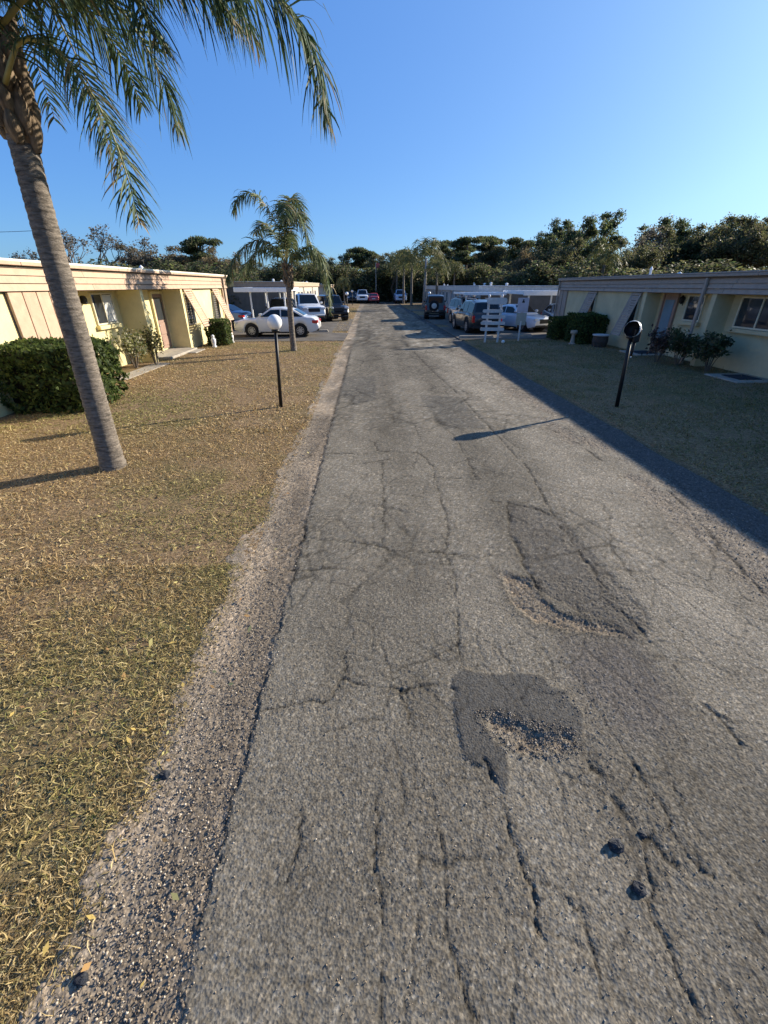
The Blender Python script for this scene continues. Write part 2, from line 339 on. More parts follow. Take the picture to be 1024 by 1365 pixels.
def road_fields(x, y, sp):
    """height and colour of the pavement at x,y (sp = local mesh spacing)"""
    wx = x + (fbm(x*9, y*9, 3)-.5)*.07 + (vnoise(x*32, y*32)-.5)*.02
    wy = y + (fbm(x*9+50, y*9+9, 3)-.5)*.08 + (vnoise(x*32+70, y*32)-.5)*.02
    r1 = rng.random(x.shape); r2 = rng.random(x.shape); r3 = rng.random(x.shape)
    big = fbm(x*.9+3, y*.35, 4); mid = fbm(x*3.1, y*2.2+5, 4)
    h = (big-.5)*.012 + (mid-.5)*.006
    # aggregate: light and dark stones in the binder
    agg = np.where(r1 > .96, 1.75, np.where(r1 > .82, 1.22, np.where(r1 < .22, .72, 1.0)))
    strk = fbm(x*2.3+40, y*.12, 3)
    tone = .138*(1+.5*(big-.5)+.45*(mid-.5)+.55*(strk-.5))
    tone = tone*(1-.16*np.exp(-((x-1.85)/.35)**2))
    lane = sstep(2.1, 2.5, wx)                      # lighter newer lane on the right
    tone = tone*(1+.22*lane)
    col = np.stack([tone*1.14, tone*1.0, tone*.765], -1)
    rough = np.full(x.shape, .0032)
    pale = np.zeros(x.shape)
    # worn loose shoulder on the left
    sh = 1-sstep(-.80, -.76, wx)
    rag = sstep(.42, .6, fbm(x*2.5+9, y*1.6, 4))
    csh = np.stack([.23+.07*rag, .188+.05*rag, .138+.03*rag], -1)
    col = col*(1-sh[...,None]) + csh*sh[...,None]; h -= sh*(.010-.016*(1-sstep(-1.40, -1.05, x))); rough += sh*.003
    dust = (1-sstep(.0, .30, np.abs(wx+.93)))*sstep(.45, .6, fbm(x*2, y*.8+3, 3))*sh
    col *= (1-.3*dust[...,None])
    # worn right edge
    re = sstep(3.3, 3.8, wx)*(1-sstep(4.25, 4.45, wx)); rg = sstep(.42, .58, fbm(x*2.2, y*1.1+40, 5))*re
    col = col*(1-.6*rg[...,None]) + np.array([.20,.165,.125])*.6*rg[...,None]; rough += rg*.004; h -= rg*.006
    shade_strip = sstep(4.28, 4.36, wx); col = col*(1-shade_strip[...,None]) + np.array([.092,.086,.078])*shade_strip[...,None]; rough *= (1-.3*shade_strip)  # smoother strip along the house shadow, its shade put into the asphalt colour
    # patches
    for k, pts in PATCH.items():
        x0, x1 = min(p[0] for p in pts)-.4, max(p[0] for p in pts)+.4; y0, y1 = min(p[1] for p in pts)-.4, max(p[1] for p in pts)+.4
        m = (x > x0) & (x < x1) & (y > y0) & (y < y1)
        if not m.any(): continue
        d = sdist(wx[m], wy[m], pts) + (fbm(x[m]*14, y[m]*14+7, 3)-.5)*(.03 if k == 'B' else .10); ins = 1-sstep(-.012, .012+sp*.4, d)
        c = col[m]; hh = h[m]; rr = rough[m]; aa = agg[m]
        if k.startswith('hole'):
            ins = 1-sstep(-.05, .012, d)
            bc = np.stack([.150+.08*mid[m], .122+.06*mid[m], .088+.04*mid[m]], -1); ins = ins*(.55+.45*sstep(.35,.55,fbm(x[m]*11, y[m]*11, 3)))
            c = c*(1-ins[:,None]) + bc*ins[:,None]; hh = hh - .016*ins; rr = rr + .005*ins
            rim = np.exp(-(d/.035)**2)*(d > 0); c = c*(1-.35*rim[:,None])
        elif k == 'B':
            c = c*(1-ins[:,None]) + np.array([.090,.083,.070])*ins[:,None]; hh = hh + .007*ins; rr = rr*(1-.7*ins); aa = aa*(1-.75*ins)+.75*ins
        elif k == 'A':
            c = c*(1-.42*ins[:,None]) + np.array([.088,.08,.07])*.42*ins[:,None]; hh = hh - .003*ins; rr = rr + .0025*ins
            ed = np.exp(-(d/.03)**2); c *= (1-.22*ed[:,None]); hh = hh-.004*ed
        elif k == 'dark':
            e2 = 1-sstep(-.15, .12, d); c = c*(1-.45*e2[:,None]) + np.array([.085,.076,.074])*.45*e2[:,None]; rr = rr + .001*e2
        else:
            c = c*(1-.6*ins[:,None]) + np.array([.095,.088,.074])*.6*ins[:,None]
        col[m] = c; h[m] = hh; rough[m] = rr; agg[m] = aa
    # cracks
    for w, dep, pts in CRACKS:
        x0, x1 = min(p[0] for p in pts)-.3, max(p[0] for p in pts)+.3; y0, y1 = min(p[1] for p in pts)-.3, max(p[1] for p in pts)+.3
        m = (x > x0) & (x < x1) & (y > y0) & (y < y1)
        if not m.any(): continue
        d = seg_dist(wx[m], wy[m], pts); vis = sstep(.28, .5, fbm(x[m]*4, y[m]*4+w*900, 3))
        ww = np.maximum(w*(.22+.5*vis), sp*.5)
        g = np.exp(-(d/ww)**2)*(.2+.75*vis)
        h[m] -= .75*dep*g; col[m] *= (1-.72*g[:,None])
        ss = np.exp(-(d/(w*5+.02))**2)*.3*vis; rough[m] += ss*.006; col[m] *= (1-.35*ss[:,None])
    # fine random alligator cracking
    for fs, fo, am in ((1.15,0,.5), (2.3,33,.35)):
        cx, cy = wx*fs+fo, wy*fs*.6+fo; ix, iy = np.floor(cx), np.floor(cy); d1 = np.full(x.shape, 9.); d2 = np.full(x.shape, 9.)
        for a in (-1,0,1):
            for b_ in (-1,0,1):
                jx, jy = (ix+a).astype(int), (iy+b_).astype(int); px_ = jx+_tab[jx & 255, jy & 255]; py_ = jy+_tab[(jx+91) & 255, (jy+57) & 255]
                dd = np.hypot(cx-px_, cy-py_); d2 = np.where(dd < d1, d1, np.minimum(d2, dd)); d1 = np.minimum(d1, dd)
        ed = (d2-d1)/fs*.5; g = np.exp(-(ed/np.maximum(.005, sp*.45))**2)*sstep(.46, .60, fbm(x*.9+fo, y*.55+fo, 3))*(1-shade_strip)*(1-sh)
        col *= (1-am*g[...,None]); h -= .004*g
    q = np.abs(fbm(wx*2.6+11, wy*1.7+4, 2)-.5); fc = np.exp(-(q/(.006+sp*.12))**2)*sstep(.5, .62, fbm(x*.8+60, y*.6, 2))
    col *= (1-.35*fc[...,None]); h -= .003*fc
    col = col*agg[...,None]*(1+.08*(r3[...,None]-.5))
    warm = np.stack([1+.10*(r2-.5), np.ones_like(r2), 1-.14*(r2-.5)], -1); col = np.clip(col*warm, .01, .6)
    h = h + (r2-.5)*2*rough*np.minimum(1, .02/sp)
    # sink both edges below the lawn, unevenly
    el = -1.30 + (fbm(x*0+2, y*1.3, 4)-.5)*.34 + (fbm(x*0, y*7, 2)-.5)*.10
    h = h - .10*(1-sstep(el-.22, el-.06, x)) - .10*sstep(4.88, 4.99, x+(fbm(x*0+8, y*1.2, 3)-.5)*.12)
    return h, col
Vs, Fs, Cs, base = [], [], [], 0
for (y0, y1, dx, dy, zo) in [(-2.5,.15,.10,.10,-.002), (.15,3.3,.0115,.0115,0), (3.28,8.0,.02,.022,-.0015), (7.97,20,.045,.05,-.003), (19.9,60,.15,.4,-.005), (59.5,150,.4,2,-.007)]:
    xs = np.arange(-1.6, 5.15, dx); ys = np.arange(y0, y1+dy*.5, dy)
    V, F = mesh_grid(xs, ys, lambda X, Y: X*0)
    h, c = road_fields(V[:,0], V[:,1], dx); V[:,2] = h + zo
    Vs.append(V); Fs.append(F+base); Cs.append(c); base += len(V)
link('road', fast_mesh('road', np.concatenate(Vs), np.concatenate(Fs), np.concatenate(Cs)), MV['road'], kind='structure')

# parking aprons beside the road and between the rows
def sheet(name, pts, z, m, th=.03):
    n = len(pts); mb = MB(); mb.add([(x,y,z) for x,y in pts]+[(x,y,z-th) for x,y in pts], [tuple(range(n))]+[(i, n+i, n+(i+1)%n, (i+1)%n) for i in range(n)])
    return mb.build(name, m, kind='structure')
sheet('parking_apron_left', [(-1.25,23.3),(-1.15,27.2),(-2.2,27.6),(-2.2,28.4),(-1.25,28.8),(-1.2,39.5),(-3,40.5),(-13,40.5),(-13,27),(-7.9,27),(-7.6,23.0)], .03, M['lot'], .09)
sheet('parking_apron_right', [(4.8,23.6),(9.3,23.9),(11.4,26.8),(16,26.8),(16,35.7),(8.3,35.7),(8.3,44),(4.8,44.5),(4.8,33.5),(5.6,32.8),(5.6,31.4),(4.8,31)], .035, M['lot'], .09)
sheet('crossing_lane', [(4.8,52),(8.3,52.5),(8.3,55),(4.8,55)], .03, M['lot'], .09)
sheet('path', [(-7.75,13.2),(-7.25,13.3),(-7.2,16.4),(-7.75,16.5)], .032, M['concrete'])

# ------------------------------------------------------------------ loose gravel
def gravel(n, fn, smin, smax, pal, seed):
    g = np.random.default_rng(seed); xy = fn(g, n); n = len(xy)
    s = g.uniform(smin, smax, n)*g.uniform(.6, 1.2, n)
    h, _ = road_fields(xy[:,0], xy[:,1], .02)
    o = np.array([(1,0,0),(0,1,0),(-1,0,0),(0,-1,0),(0,0,.75),(0,0,-.6)], float)
    V = o[None]*s[:,None,None]*g.uniform(.6, 1.3, (n,6,1)); a = g.uniform(0, 6.28, n)
    c, si = np.cos(a)[:,None], np.sin(a)[:,None]
    V = np.stack([V[...,0]*c-V[...,1]*si*.8, V[...,0]*si+V[...,1]*c*.8, V[...,2]], -1) + g.uniform(-.2,.2,(n,6,3))*s[:,None,None]
    V[...,0] += xy[:,0,None]; V[...,1] += xy[:,1,None]; V[...,2] += (h+s*.25)[:,None]
    f = np.array([(0,1,4),(1,2,4),(2,3,4),(3,0,4),(1,0,5),(2,1,5),(3,2,5),(0,3,5)])
    F = (f[None]+6*np.arange(n)[:,None,None]).reshape(-1,3)
    pal = np.array(pal); col = pal[g.integers(0, len(pal), n)]*g.uniform(.7, 1.25, (n,1))
    return V.reshape(-1,3), F, np.repeat(col, 6, 0)
PAL = [(.34,.285,.215),(.25,.20,.145),(.46,.40,.31),(.18,.145,.11),(.30,.235,.16),(.14,.12,.10)]
def f_sh(g, n):
    y = .3+ (g.random(n)**1.9)*9; x = -1.32+g.beta(1.4, 1.6, n)*.6; return np.stack([x, y], -1)
def f_road(g, n):
    y = .3+(g.random(n)**1.7)*8; x = g.uniform(-.8, 4.2, n); k = (fbm(x*1.5, y*1.1, 3) > .5)|(g.random(n) > .75); return np.stack([x, y], -1)[k]
def f_hole(g, n):
    out = []
    for k in ('holeB', 'holeA'):
        p = np.array(PATCH[k]); lo, hi = p.min(0)-.04, p.max(0)+.04
        q = g.uniform(lo, hi, (n, 2)); out.append(q[sdist(q[:,0], q[:,1], PATCH[k]) < .02+np.abs(g.normal(0,.03,n))])
    q = np.array([(1.42,1.05),(1.3,1.5),(1.35,1.2),(1.5,1.95),(1.3,1.98),(1.45,1.7)])[g.integers(0,6,n//2)]+g.normal(0,.13,(n//2,2)); out.append(q[::3])
    return np.concatenate(out)
def f_re(g, n):
    y = 2+(g.random(n)**1.5)*10; x = g.normal(3.95, .25, n); k = fbm(x*2.2, y*1.1+40, 5) > .47; return np.stack([x, y], -1)[k]
parts = [gravel(15000, f_sh, .004, .0085, PAL, 1), gravel(16000, f_road, .0025, .0055, PAL, 2), gravel(2200, f_hole, .003, .0075, [(.26,.22,.175),(.20,.165,.13),(.36,.32,.26),(.15,.13,.105),(.24,.195,.14)], 3), gravel(4500, f_re, .004, .010, PAL, 4)]
b = 0; Vs, Fs, Cs = [], [], []
for V, F, C in parts: Vs.append(V); Fs.append(F+b); Cs.append(C); b += len(V)
link('gravel', fast_mesh('gravel', np.concatenate(Vs), np.concatenate(Fs), np.concatenate(Cs)), MV['gravel'], kind='stuff',
     label='loose stone chippings along the worn road shoulder and in the potholes', category='gravel')

# ------------------------------------------------------------------ grass
def green_mask(x, y):
    g = .55*sstep(.54, .72, fbm(x*.42+5, y*.42+2, 4))
    g = np.maximum(g, sstep(7.2, 9.5, y)*(1-sstep(10.5, 13, y))*sstep(3.0, 4.6, -x)*.8)        # greener by the hedge
    g = np.maximum(g, (1-sstep(1.5, 3.2, y))*.22*sstep(.45, .7, fbm(x*1.1, y*1.1+8, 3)))
    return g
def blades(name, x, y, ln, wd, lie, seed, lush_shade=0):
    g = np.random.default_rng(seed); n = len(x)
    z = gz(x, y); a = g.uniform(0, 6.283, n); ln = ln*g.uniform(.45, 1.3, n)*np.where(g.random(n) < .07, 1.8, 1); el = np.clip(g.normal(lie, .32, n), .02, 1.35)
    dx, dy, dz = np.cos(a)*np.cos(el), np.sin(a)*np.cos(el), np.sin(el)
    b2 = a+g.normal(0, .9, n); e2 = el-g.uniform(.2, .9, n)
    p0 = np.stack([x, y, z-.004], -1); p1 = p0+np.stack([dx, dy, dz], -1)*(ln*.55)[:,None]
    p2 = p1+np.stack([np.cos(b2)*np.cos(e2), np.sin(b2)*np.cos(e2), np.sin(e2)], -1)*(ln*.5)[:,None]
    p2[:,2] = np.maximum(p2[:,2], z+.002); p1[:,2] = np.maximum(p1[:,2], z+.004)
    tw = g.normal(0, .6, n); w = np.stack([-np.sin(a), np.cos(a), tw], -1)*(wd*g.uniform(.6, 1.3, n))[:,None]*.5
    V = np.stack([p0-w, p0+w, p1+w*.9, p1-w*.9, p2], 1).reshape(-1,3); i = 5*np.arange(n)[:,None]
    F = np.concatenate([i+np.array([[0,1,2]]), i+np.array([[0,2,3]]), i+np.array([[3,2,4]])])
    gm = green_mask(x, y)*g.uniform(.4, 1.25, n); gm = np.where(g.random(n) < .10, gm+.5, gm)
    straw = np.array([(.52,.38,.185),(.41,.285,.13),(.63,.49,.28),(.26,.175,.082),(.47,.33,.165)])[g.integers(0,5,n)]
    green = np.array([(.24,.25,.07),(.32,.31,.10),(.16,.18,.05),(.40,.37,.15)])[g.integers(0,4,n)]
    k = np.clip(gm, 0, 1)[:,None]; k = np.clip(k+lush_shade*g.uniform(.3,1,(n,1)), 0, 1); green = green*(1-.5*lush_shade)
    c = (straw*(1-k)+green*k)*g.uniform(.7, 1.2, (n,1))*(1-.25*lush_shade)  # right lawn greener, with extra shade put into its blade colour
    return V, F, np.repeat(c, 5, 0)
def scatter_lawn(g, n, x0, x1, y0, y1, pw=1.0):
    return g.uniform(x0, x1, n), y0+(g.random(n)**pw)*(y1-y0)
def edge_ok(x, y, g):
    e = -1.33 + (fbm(x*0+2, y*1.3, 4)-.5)*.42 + (fbm(x*0, y*7, 2)-.5)*.22
    return (x < e) | (g.random(len(x)) < .5*np.exp(-np.maximum(x-e, 0)/.07))
g = np.random.default_rng(21); bl = []
def lay(n, x0, x1, y0, y1, pw, ln, wd, lie, seed, right=False):
    x, y = scatter_lawn(g, n, x0, x1, y0, y1, pw)
    if not right:
        k = edge_ok(x, y, g) & ~((x < -7.6) & (y > 4)) ; dens = fbm(x*1.6, y*1.6, 4); k &= (dens > .42) | (g.random(len(x)) < .35)
    else:
        k = (x > 5.0+.12*(fbm(x*0, y*1.5, 3)-.5)); dens = fbm(x*1.2+30, y*1.2, 4); k &= (dens > .45) | (g.random(len(x)) < .35)
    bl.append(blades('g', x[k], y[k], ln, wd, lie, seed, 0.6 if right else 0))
lay(90000, -3.4, -1.05, .25, 3.6, 1.0, .055, .0045, .45, 1)
lay(70000, -7.5, -1.05, 3.4, 8.2, 1.0, .06, .0065, .42, 2)
lay(22000, -6.5, -3.2, 1.0, 3.6, 1.0, .055, .006, .42, 5)
lay(60000, -7.6, -1.05, 8, 23.2, 1.3, .075, .012, .4, 3)
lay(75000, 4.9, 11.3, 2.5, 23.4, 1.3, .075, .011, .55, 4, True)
lay(9000, -1.75, -1.0, .25, 14, 1.6, .05, .0055, .4, 8)
lay(5000, -2.2, -1.2, 27.3, 60, 1.0, .10, .02, .6, 6)
b = 0; Vs, Fs, Cs = [], [], []
for V, F, C in bl: Vs.append(V); Fs.append(F+b); Cs.append(C); b += len(V)
link('grass', fast_mesh('grass', np.concatenate(Vs), np.concatenate(Fs), np.concatenate(Cs)), MV['grass'], kind='stuff',
     label='short dry straw-brown grass with green patches beside the road', category='grass')
# fallen leaves
def fallen(n, seed):
    g = np.random.default_rng(seed); x = g.uniform(-5, -.9, n); y = .4+g.random(n)**1.5*9; z = gz(np.minimum(x,-1.5), y)+.02+g.uniform(0,.015,n)
    a = g.uniform(0,6.28,n); s = g.uniform(.012,.03,n); d = np.stack([np.cos(a), np.sin(a), g.normal(0,.3,n)],-1)*s[:,None]; w = np.stack([-np.sin(a), np.cos(a), g.normal(0,.4,n)],-1)*(s*.45)[:,None]
    p = np.stack([x,y,z],-1); V = np.stack([p-d, p+w, p+d, p-w],1).reshape(-1,3); F = 4*np.arange(n)[:,None]+np.array([[0,1,2,3]])
    c = np.array([(.62,.45,.14),(.50,.30,.12),(.35,.2,.09),(.6,.52,.2)])[g.integers(0,4,n)]
    return V, F, np.repeat(c,4,0)
V, F, C = fallen(420, 3)
link('fallen_leaves', fast_mesh('fallen_leaves', V, F, C), MV['grass'], kind='stuff', label='small yellow and brown fallen leaves scattered on the lawn', category='leaves')
# dark lumps of broken asphalt lying on the pavement
def lump(x, y, s, label, seed):
    g = random.Random(seed); mb = MB(); prof = [(0.25,0),(.9,.12),(1,.42),(.72,.78),(.25,.92)]
    mb.lathe([(r*s, h*s*.8) for r, h in prof], 7); mb.v = [(a+g.uniform(-.22,.22)*s, b*.8+g.uniform(-.2,.2)*s, c+g.uniform(-.12,.12)*s) for a, b, c in mb.v]
    o = mb.build('asphalt_lump', M['rock'], label=label, category='stone', group='loose lumps of dark asphalt'); o.location = (x, y, -.006)
lump(1.21,1.05,.044,'larger angular dark stone lying alone on the cracked right lane',1)
lump(1.225,.88,.038,'dark stone with a pale side, below the larger angular one',2)
lump(1.37,1.10,.024,'small dark stone against the crumbled crack',3)
lump(-1.22,1.49,.036,'dark lump at the grass edge of the gravel shoulder beside a yellow leaf',4)
lump(-1.21,.67,.032,'flat dark lump on the gravel shoulder nearest the straw grass',5)
# ------------------------------------------------------------------ houses
class House:
    """row house whose street front is the fascia plane x = xf; d is measured back from it, s=+1 faces +x"""
    def __init__(h, name, xf, s, y0, label, group=None):
        h.xf, h.s = xf, s; h.y0 = y0
        kw = dict(label=label, category='house')
        if group: kw['group'] = group
        h.root = thing(name, (xf, y0, 0), 0, **kw)
    def x(h, d): return -h.s*d
    def box(h, mb, d0, d1, y0, y1, z0, z1, c=0):
        (mb.rbox if c else mb.box)(h.x(d0), h.x(d1), y0-h.y0, y1-h.y0, z0, z1, *([c] if c else [])); return mb
    def part(h, name, m, boxes, parent=None, c=0, **kw):
        mb = MB()
        for b in boxes: h.box(mb, *b, c=c)
        return mb.build(name, m, parent or h.root, **kw)
    def window(h, d, y0, y1, z0, z1, halves=2, sill=True, fm='frame', blind=None, mull=True, sillm=None):
        t = .045; w = h.part('window', M['glass'], [(d-.03, d+.03, y0+t, y1-t, z0+t, z1-t)])
        h.part('window_frame', M[fm], [(d-.06,d+.02,y0,y1,z0,z0+t),(d-.06,d+.02,y0,y1,z1-t,z1),(d-.06,d+.02,y0,y0+t,z0+t,z1-t),(d-.06,d+.02,y1-t,y1,z0+t,z1-t)], w)
        if halves == 2:
            ym = (y0+y1)/2; h.part('sash_bar', M[fm], [(d-.055,d+.015,ym-.022,ym+.022,z0+t,z1-t)], w)
        if blind is not None:
            a, b = (y0+t+.01, (y0+y1)/2-.03) if blind == 0 else ((y0+y1)/2+.03, y1-t-.01)
            h.part('blind', M['curtain'], [(d-.036, d-.031, a, b, z0+t+.02, z1-t-.02)], w)
        if sill: h.part('sill', sillm or M['stucco'], [(d-.14, d+.01, y0-.08, y1+.08, z0-.13, z0-.012)], w, c=.012)
        return w
    def shutter(h, y0, y1, zt, length, out, m):
        """board shutter hinged under the soffit and propped out at the foot"""
        sh = bpy.data.objects.new('shutter', None); COL.objects.link(sh); sh.parent = h.root
        sh.location = (h.x(.07), y0-h.y0, zt)
        ang = math.asin(out/length)
        sh.rotation_euler = (0, -h.s*ang if h.s > 0 else ang, 0)
        wd = y1-y0; f = h.s
        def bar(name, y0, y1, z0, z1, t0=0, t1=.035): 
            mb = MB().rbox(f*t0, f*t1, y0, y1, z0, z1, .006); return mb.build(name, m, sh)
        bar('stile', 0, .09, -length, 0); bar('stile', wd-.09, wd, -length, 0)
        for z in (-.09, -length/2-.045, -length): bar('rail', .092, wd-.092, z, z+.09)
        n = 9
        for a, b in ((-length+.1, -length/2-.055), (-length/2+.055, -.1)):
            k = 7; dz = (b-a)/k
            for i in range(k): bar('slat', .092, wd-.092, a+i*dz+.006, a+(i+1)*dz-.006, .008, .024)
        mb = MB(); mb.tube([(f*.0, wd*.5, -length*.93), (-f*(out*.8), wd*.5, -length*.80)], .012, 6); mb.build('prop', M['dirtywhite'], sh)
        return sh
    def fascia(h, y0, y1, z0, z1, zt, m, seed, courses=3, L=3.66):
        g = random.Random(seed); hh = (z1-z0)/courses
        for c in range(courses):
            y = y0 - g.uniform(.4, 3); lap = .010*c
            while y < y1:
                a, b = max(y, y0), min(y+L, y1)
                if b-a > .05:
                    mb = MB(); xa, xb = h.x(-.022-lap*.0), h.x(.03)
                    # each course tilts out at its foot over the one below
                    za, zb = z0+c*hh+.016, z0+(c+1)*hh
                    A, Bq = (h.x(-.040), h.x(-.006)); C = h.x(.03)
                    mb.add([(A,a-h.y0+.006,za),(A,b-h.y0-.006,za),(C,b-h.y0-.006,za),(C,a-h.y0+.006,za),(Bq,a-h.y0+.006,zb),(Bq,b-h.y0-.006,zb),(C,b-h.y0-.006,zb),(C,a-h.y0+.006,zb)],
                           [(0,1,5,4),(1,2,6,5),(2,3,7,6),(3,0,4,7),(4,5,6,7),(3,2,1,0)])
                    mb.build('fascia_board', m, h.root)
                y += L
        h.part('fascia_backing', M['brown'], [(.031, .05, y0, y1, z0-.002, z1+.04)]); h.part('shadow_gap_strip', M['brown'], [(-.035, .04, y0, y1, z1+.003, z1+.048)])  # brown strip paints the dark shade line under the upper band
        y = y0-1.2
        while y < y1:                                         # upper band standing proud, with the painted shade strip below it
            a, b = max(y, y0), min(y+4.2, y1)
            if b-a > .1: h.part('gutter_board', m, [(-.13, .05, a+.006, b-.006, z1+.05, zt-.05)], c=.008)
            y += 4.2
    def downspout(h, y, zt, m, d=-.08, w=.075, zb=.08):
        return h.part('downspout', m, [(d-.05, d+.025, y-w/2, y+w/2, zb, zt)], c=.01)

# --- yellow house on the left
H1 = House('row_house', -7.8, 1, 4.0, 'sunlit yellow stucco house with tan board fascia along the left lawn')
YE = 26.75
H1.part('wall', M['stucco'], [(.85, 8.5, 4.0, YE-.02, -.05, 2.60), (.10, .9, 4.0, 12.92, -.05, 2.60), (.12, .9, 20.42, YE, -.05, 2.60)])
H1.part('wing_wall', M['stucco'], [(.02, .9, 16.66, 16.86, -.05, 2.56)]); H1.part('wing_wall', M['stucco'], [(.02, .9, 20.24, 20.44, -.05, 2.57)])
H1.part('soffit', M['stucco'], [(.03, .86, 12.9, 20.45, 2.42, 2.47)])
H1.part('roof', M['roof'], [(.0, 8.8, 3.9, YE+.12, 2.64, 2.965)]); H1.part('roof_edge', M['cream'], [(-.125, .25, 3.9, YE+.16, 2.965, 3.02)], c=.012)
H1.part('fascia_return', M['tan'], [(-.02, 8.6, YE+.03, YE+.07, 2.38, 2.96)])
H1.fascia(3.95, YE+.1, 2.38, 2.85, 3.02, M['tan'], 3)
H1.part('board_backing', M['brown'], [(.085, .12, 10.6, 12.92, .0, 2.37)])
for i in range(5):
    a = 10.62+i*.458; H1.part('vertical_board', M['tan'], [(.02, .083, a+.014, a+.444, .02, 2.375)], c=.006)
H1.part('corner_board', M['tan'], [(.02, .115, YE-.30, YE+.02, 0, 2.375)], c=.006); H1.part('corner_board', M['tan'], [(.03, .115, YE-.62, YE-.36, 0, 2.375)], c=.006)
H1.downspout(YE-.72, 2.86, M['brown'], d=-.06)
H1.window(.85, 15.05, 16.28, 1.38, 2.30, 2, True, 'frame', 1)
H1.window(.12, 20.70, 21.6, .95, 2.2, 2, False); H1.window(.12, 24.45, 25.3, .95, 2.2, 2, False, blind=0)
H1.shutter(20.66, 21.62, 2.36, 1.60, .62, M['tan']); H1.shutter(24.42, 25.36, 2.36, 1.60, .62, M['tan'])
dr = H1.part('door', M['door'], [(.79, .87, 19.2, 20.1, .16, 2.2)])
H1.part('door_frame', M['stucco'], [(.76,.86,19.1,19.19,.1,2.3),(.76,.86,20.11,20.2,.1,2.3),(.76,.86,19.19,20.11,2.21,2.3)], dr)
H1.part('door_pane', M['glass'], [(.775,.80,19.32,19.98,1.25,2.08)], dr)
for z0, z1 in ((.28,.62),(.70,1.15)): H1.part('door_panel', M['door'], [(.775,.80,19.32,19.98,z0,z1)], dr, c=.01)
mb = MB().lathe([(.004,0),(.03,.01),(.035,.03),(.02,.045),(.004,.05)], 10, (0,0,0)); kn = mb.build('handle', M['alloy'], dr); kn.rotation_euler = (0, R(90), 0); kn.location = (-.79, 19.29-4, 1.05)
H1.window(.85, 17.7, 18.3, 1.1, 2.2, 1, True)
H1.part('step', M['concrete'], [(-.25, .86, 17.3, 20.2, -.02, .10)], c=.015); H1.part('step', M['concrete'], [(-.6, -.26, 19.0, 20.2, -.02, .045)], c=.015)
wl_ = H1.part('wall_lamp', M['black'], [(.70,.85,14.55,14.67,2.0,2.24)], c=.03); H1.part('lamp_pane', M['glass'], [(.69,.705,14.57,14.65,2.04,2.18)], wl_)
for (d, y, r, hh) in ((3.2, 13.9, .16, .5), (2.2, 22, .07, .35), (4.5, 18.5, .10, .3), (2.5, 9, .1, .3)):
    mb = MB().lathe([(r,0),(r,hh*.7),(r*1.5,hh*.72),(.01,hh)], 12, (H1.x(d), y-4, 2.96)); mb.build('roof_vent', M['white'], H1.root)

# --- house on the right, in its own shade
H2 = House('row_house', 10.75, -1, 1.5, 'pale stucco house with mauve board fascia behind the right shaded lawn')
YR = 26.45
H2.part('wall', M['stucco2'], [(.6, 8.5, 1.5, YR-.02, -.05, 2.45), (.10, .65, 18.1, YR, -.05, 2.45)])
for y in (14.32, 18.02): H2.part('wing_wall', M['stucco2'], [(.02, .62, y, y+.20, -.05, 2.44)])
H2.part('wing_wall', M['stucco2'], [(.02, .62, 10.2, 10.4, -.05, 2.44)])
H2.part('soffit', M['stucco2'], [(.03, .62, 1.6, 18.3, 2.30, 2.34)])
H2.part('roof', M['roof'], [(.0, 8.8, 1.4, YR+.12, 2.5, 2.83)]); H2.part('roof_edge', M['mauve'], [(-.125, .25, 1.4, YR+.16, 2.83, 2.875)], c=.012)
H2.part('fascia_return', M['mauve'], [(-.02, 8.6, YR+.03, YR+.07, 2.27, 2.82)])
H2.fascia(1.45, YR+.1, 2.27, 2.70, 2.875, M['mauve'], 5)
H2.part('corner_board', M['mauve'], [(.02, .10, YR-.45, YR+.02, 0, 2.265)], c=.006); H2.part('corner_board', M['mauve'], [(.03, .10, YR-1.0, YR-.52, 0, 2.265)], c=.006)
H2.downspout(14.82, 2.72, M['mauve'], d=-.07, w=.10); H2.downspout(YR-.05, 2.72, M['mauve'], d=-.06)
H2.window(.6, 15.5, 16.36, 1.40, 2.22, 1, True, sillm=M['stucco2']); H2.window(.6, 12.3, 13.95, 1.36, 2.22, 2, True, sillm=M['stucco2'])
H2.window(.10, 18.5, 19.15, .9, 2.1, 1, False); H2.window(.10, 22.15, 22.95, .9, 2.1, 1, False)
H2.shutter(18.42, 19.12, 2.25, 1.66, .52, M['mauve']); H2.shutter(22.1, 22.98, 2.25, 1.66, .52, M['mauve'])
dr = H2.part('door', M['door'], [(.55, .62, 16.95, 17.66, .24, 2.2)])
H2.part('door_frame', M['door'], [(.52,.61,16.87,16.94,.2,2.26),(.52,.61,17.67,17.74,.2,2.26),(.52,.61,16.94,17.67,2.21,2.26)], dr)
H2.part('door_pane', M['bluepane'], [(.535,.56,17.04,17.57,.72,2.04)], dr); H2.part('door_panel', M['door'], [(.535,.56,17.04,17.57,.32,.64)], dr, c=.008)
mb = MB().lathe([(.004,0),(.03,.01),(.035,.03),(.02,.045),(.004,.05)], 10, (0,0,0)); kn = mb.build('handle', M['alloy'], dr); kn.rotation_euler = (0, R(-90), 0); kn.location = (.545, 17.0-1.5, 1.1)
H2.part('step', M['concrete'], [(-.55, .56, 16.7, 18.0, 0, .19)], c=.015); H2.part('step', M['concrete'], [(-.65, .56, 11.6, 12.9, 0, .17)], c=.015)
H2.part('door_mat', M['mat_'], [(-.35, .40, 16.95, 17.65, .192, .21)]); H2.part('door_mat', M['mat_'], [(-.35, .30, 11.9, 12.6, .172, .19)])
lt = MB(); X = H2.x(.52); Y = 16.63-1.5
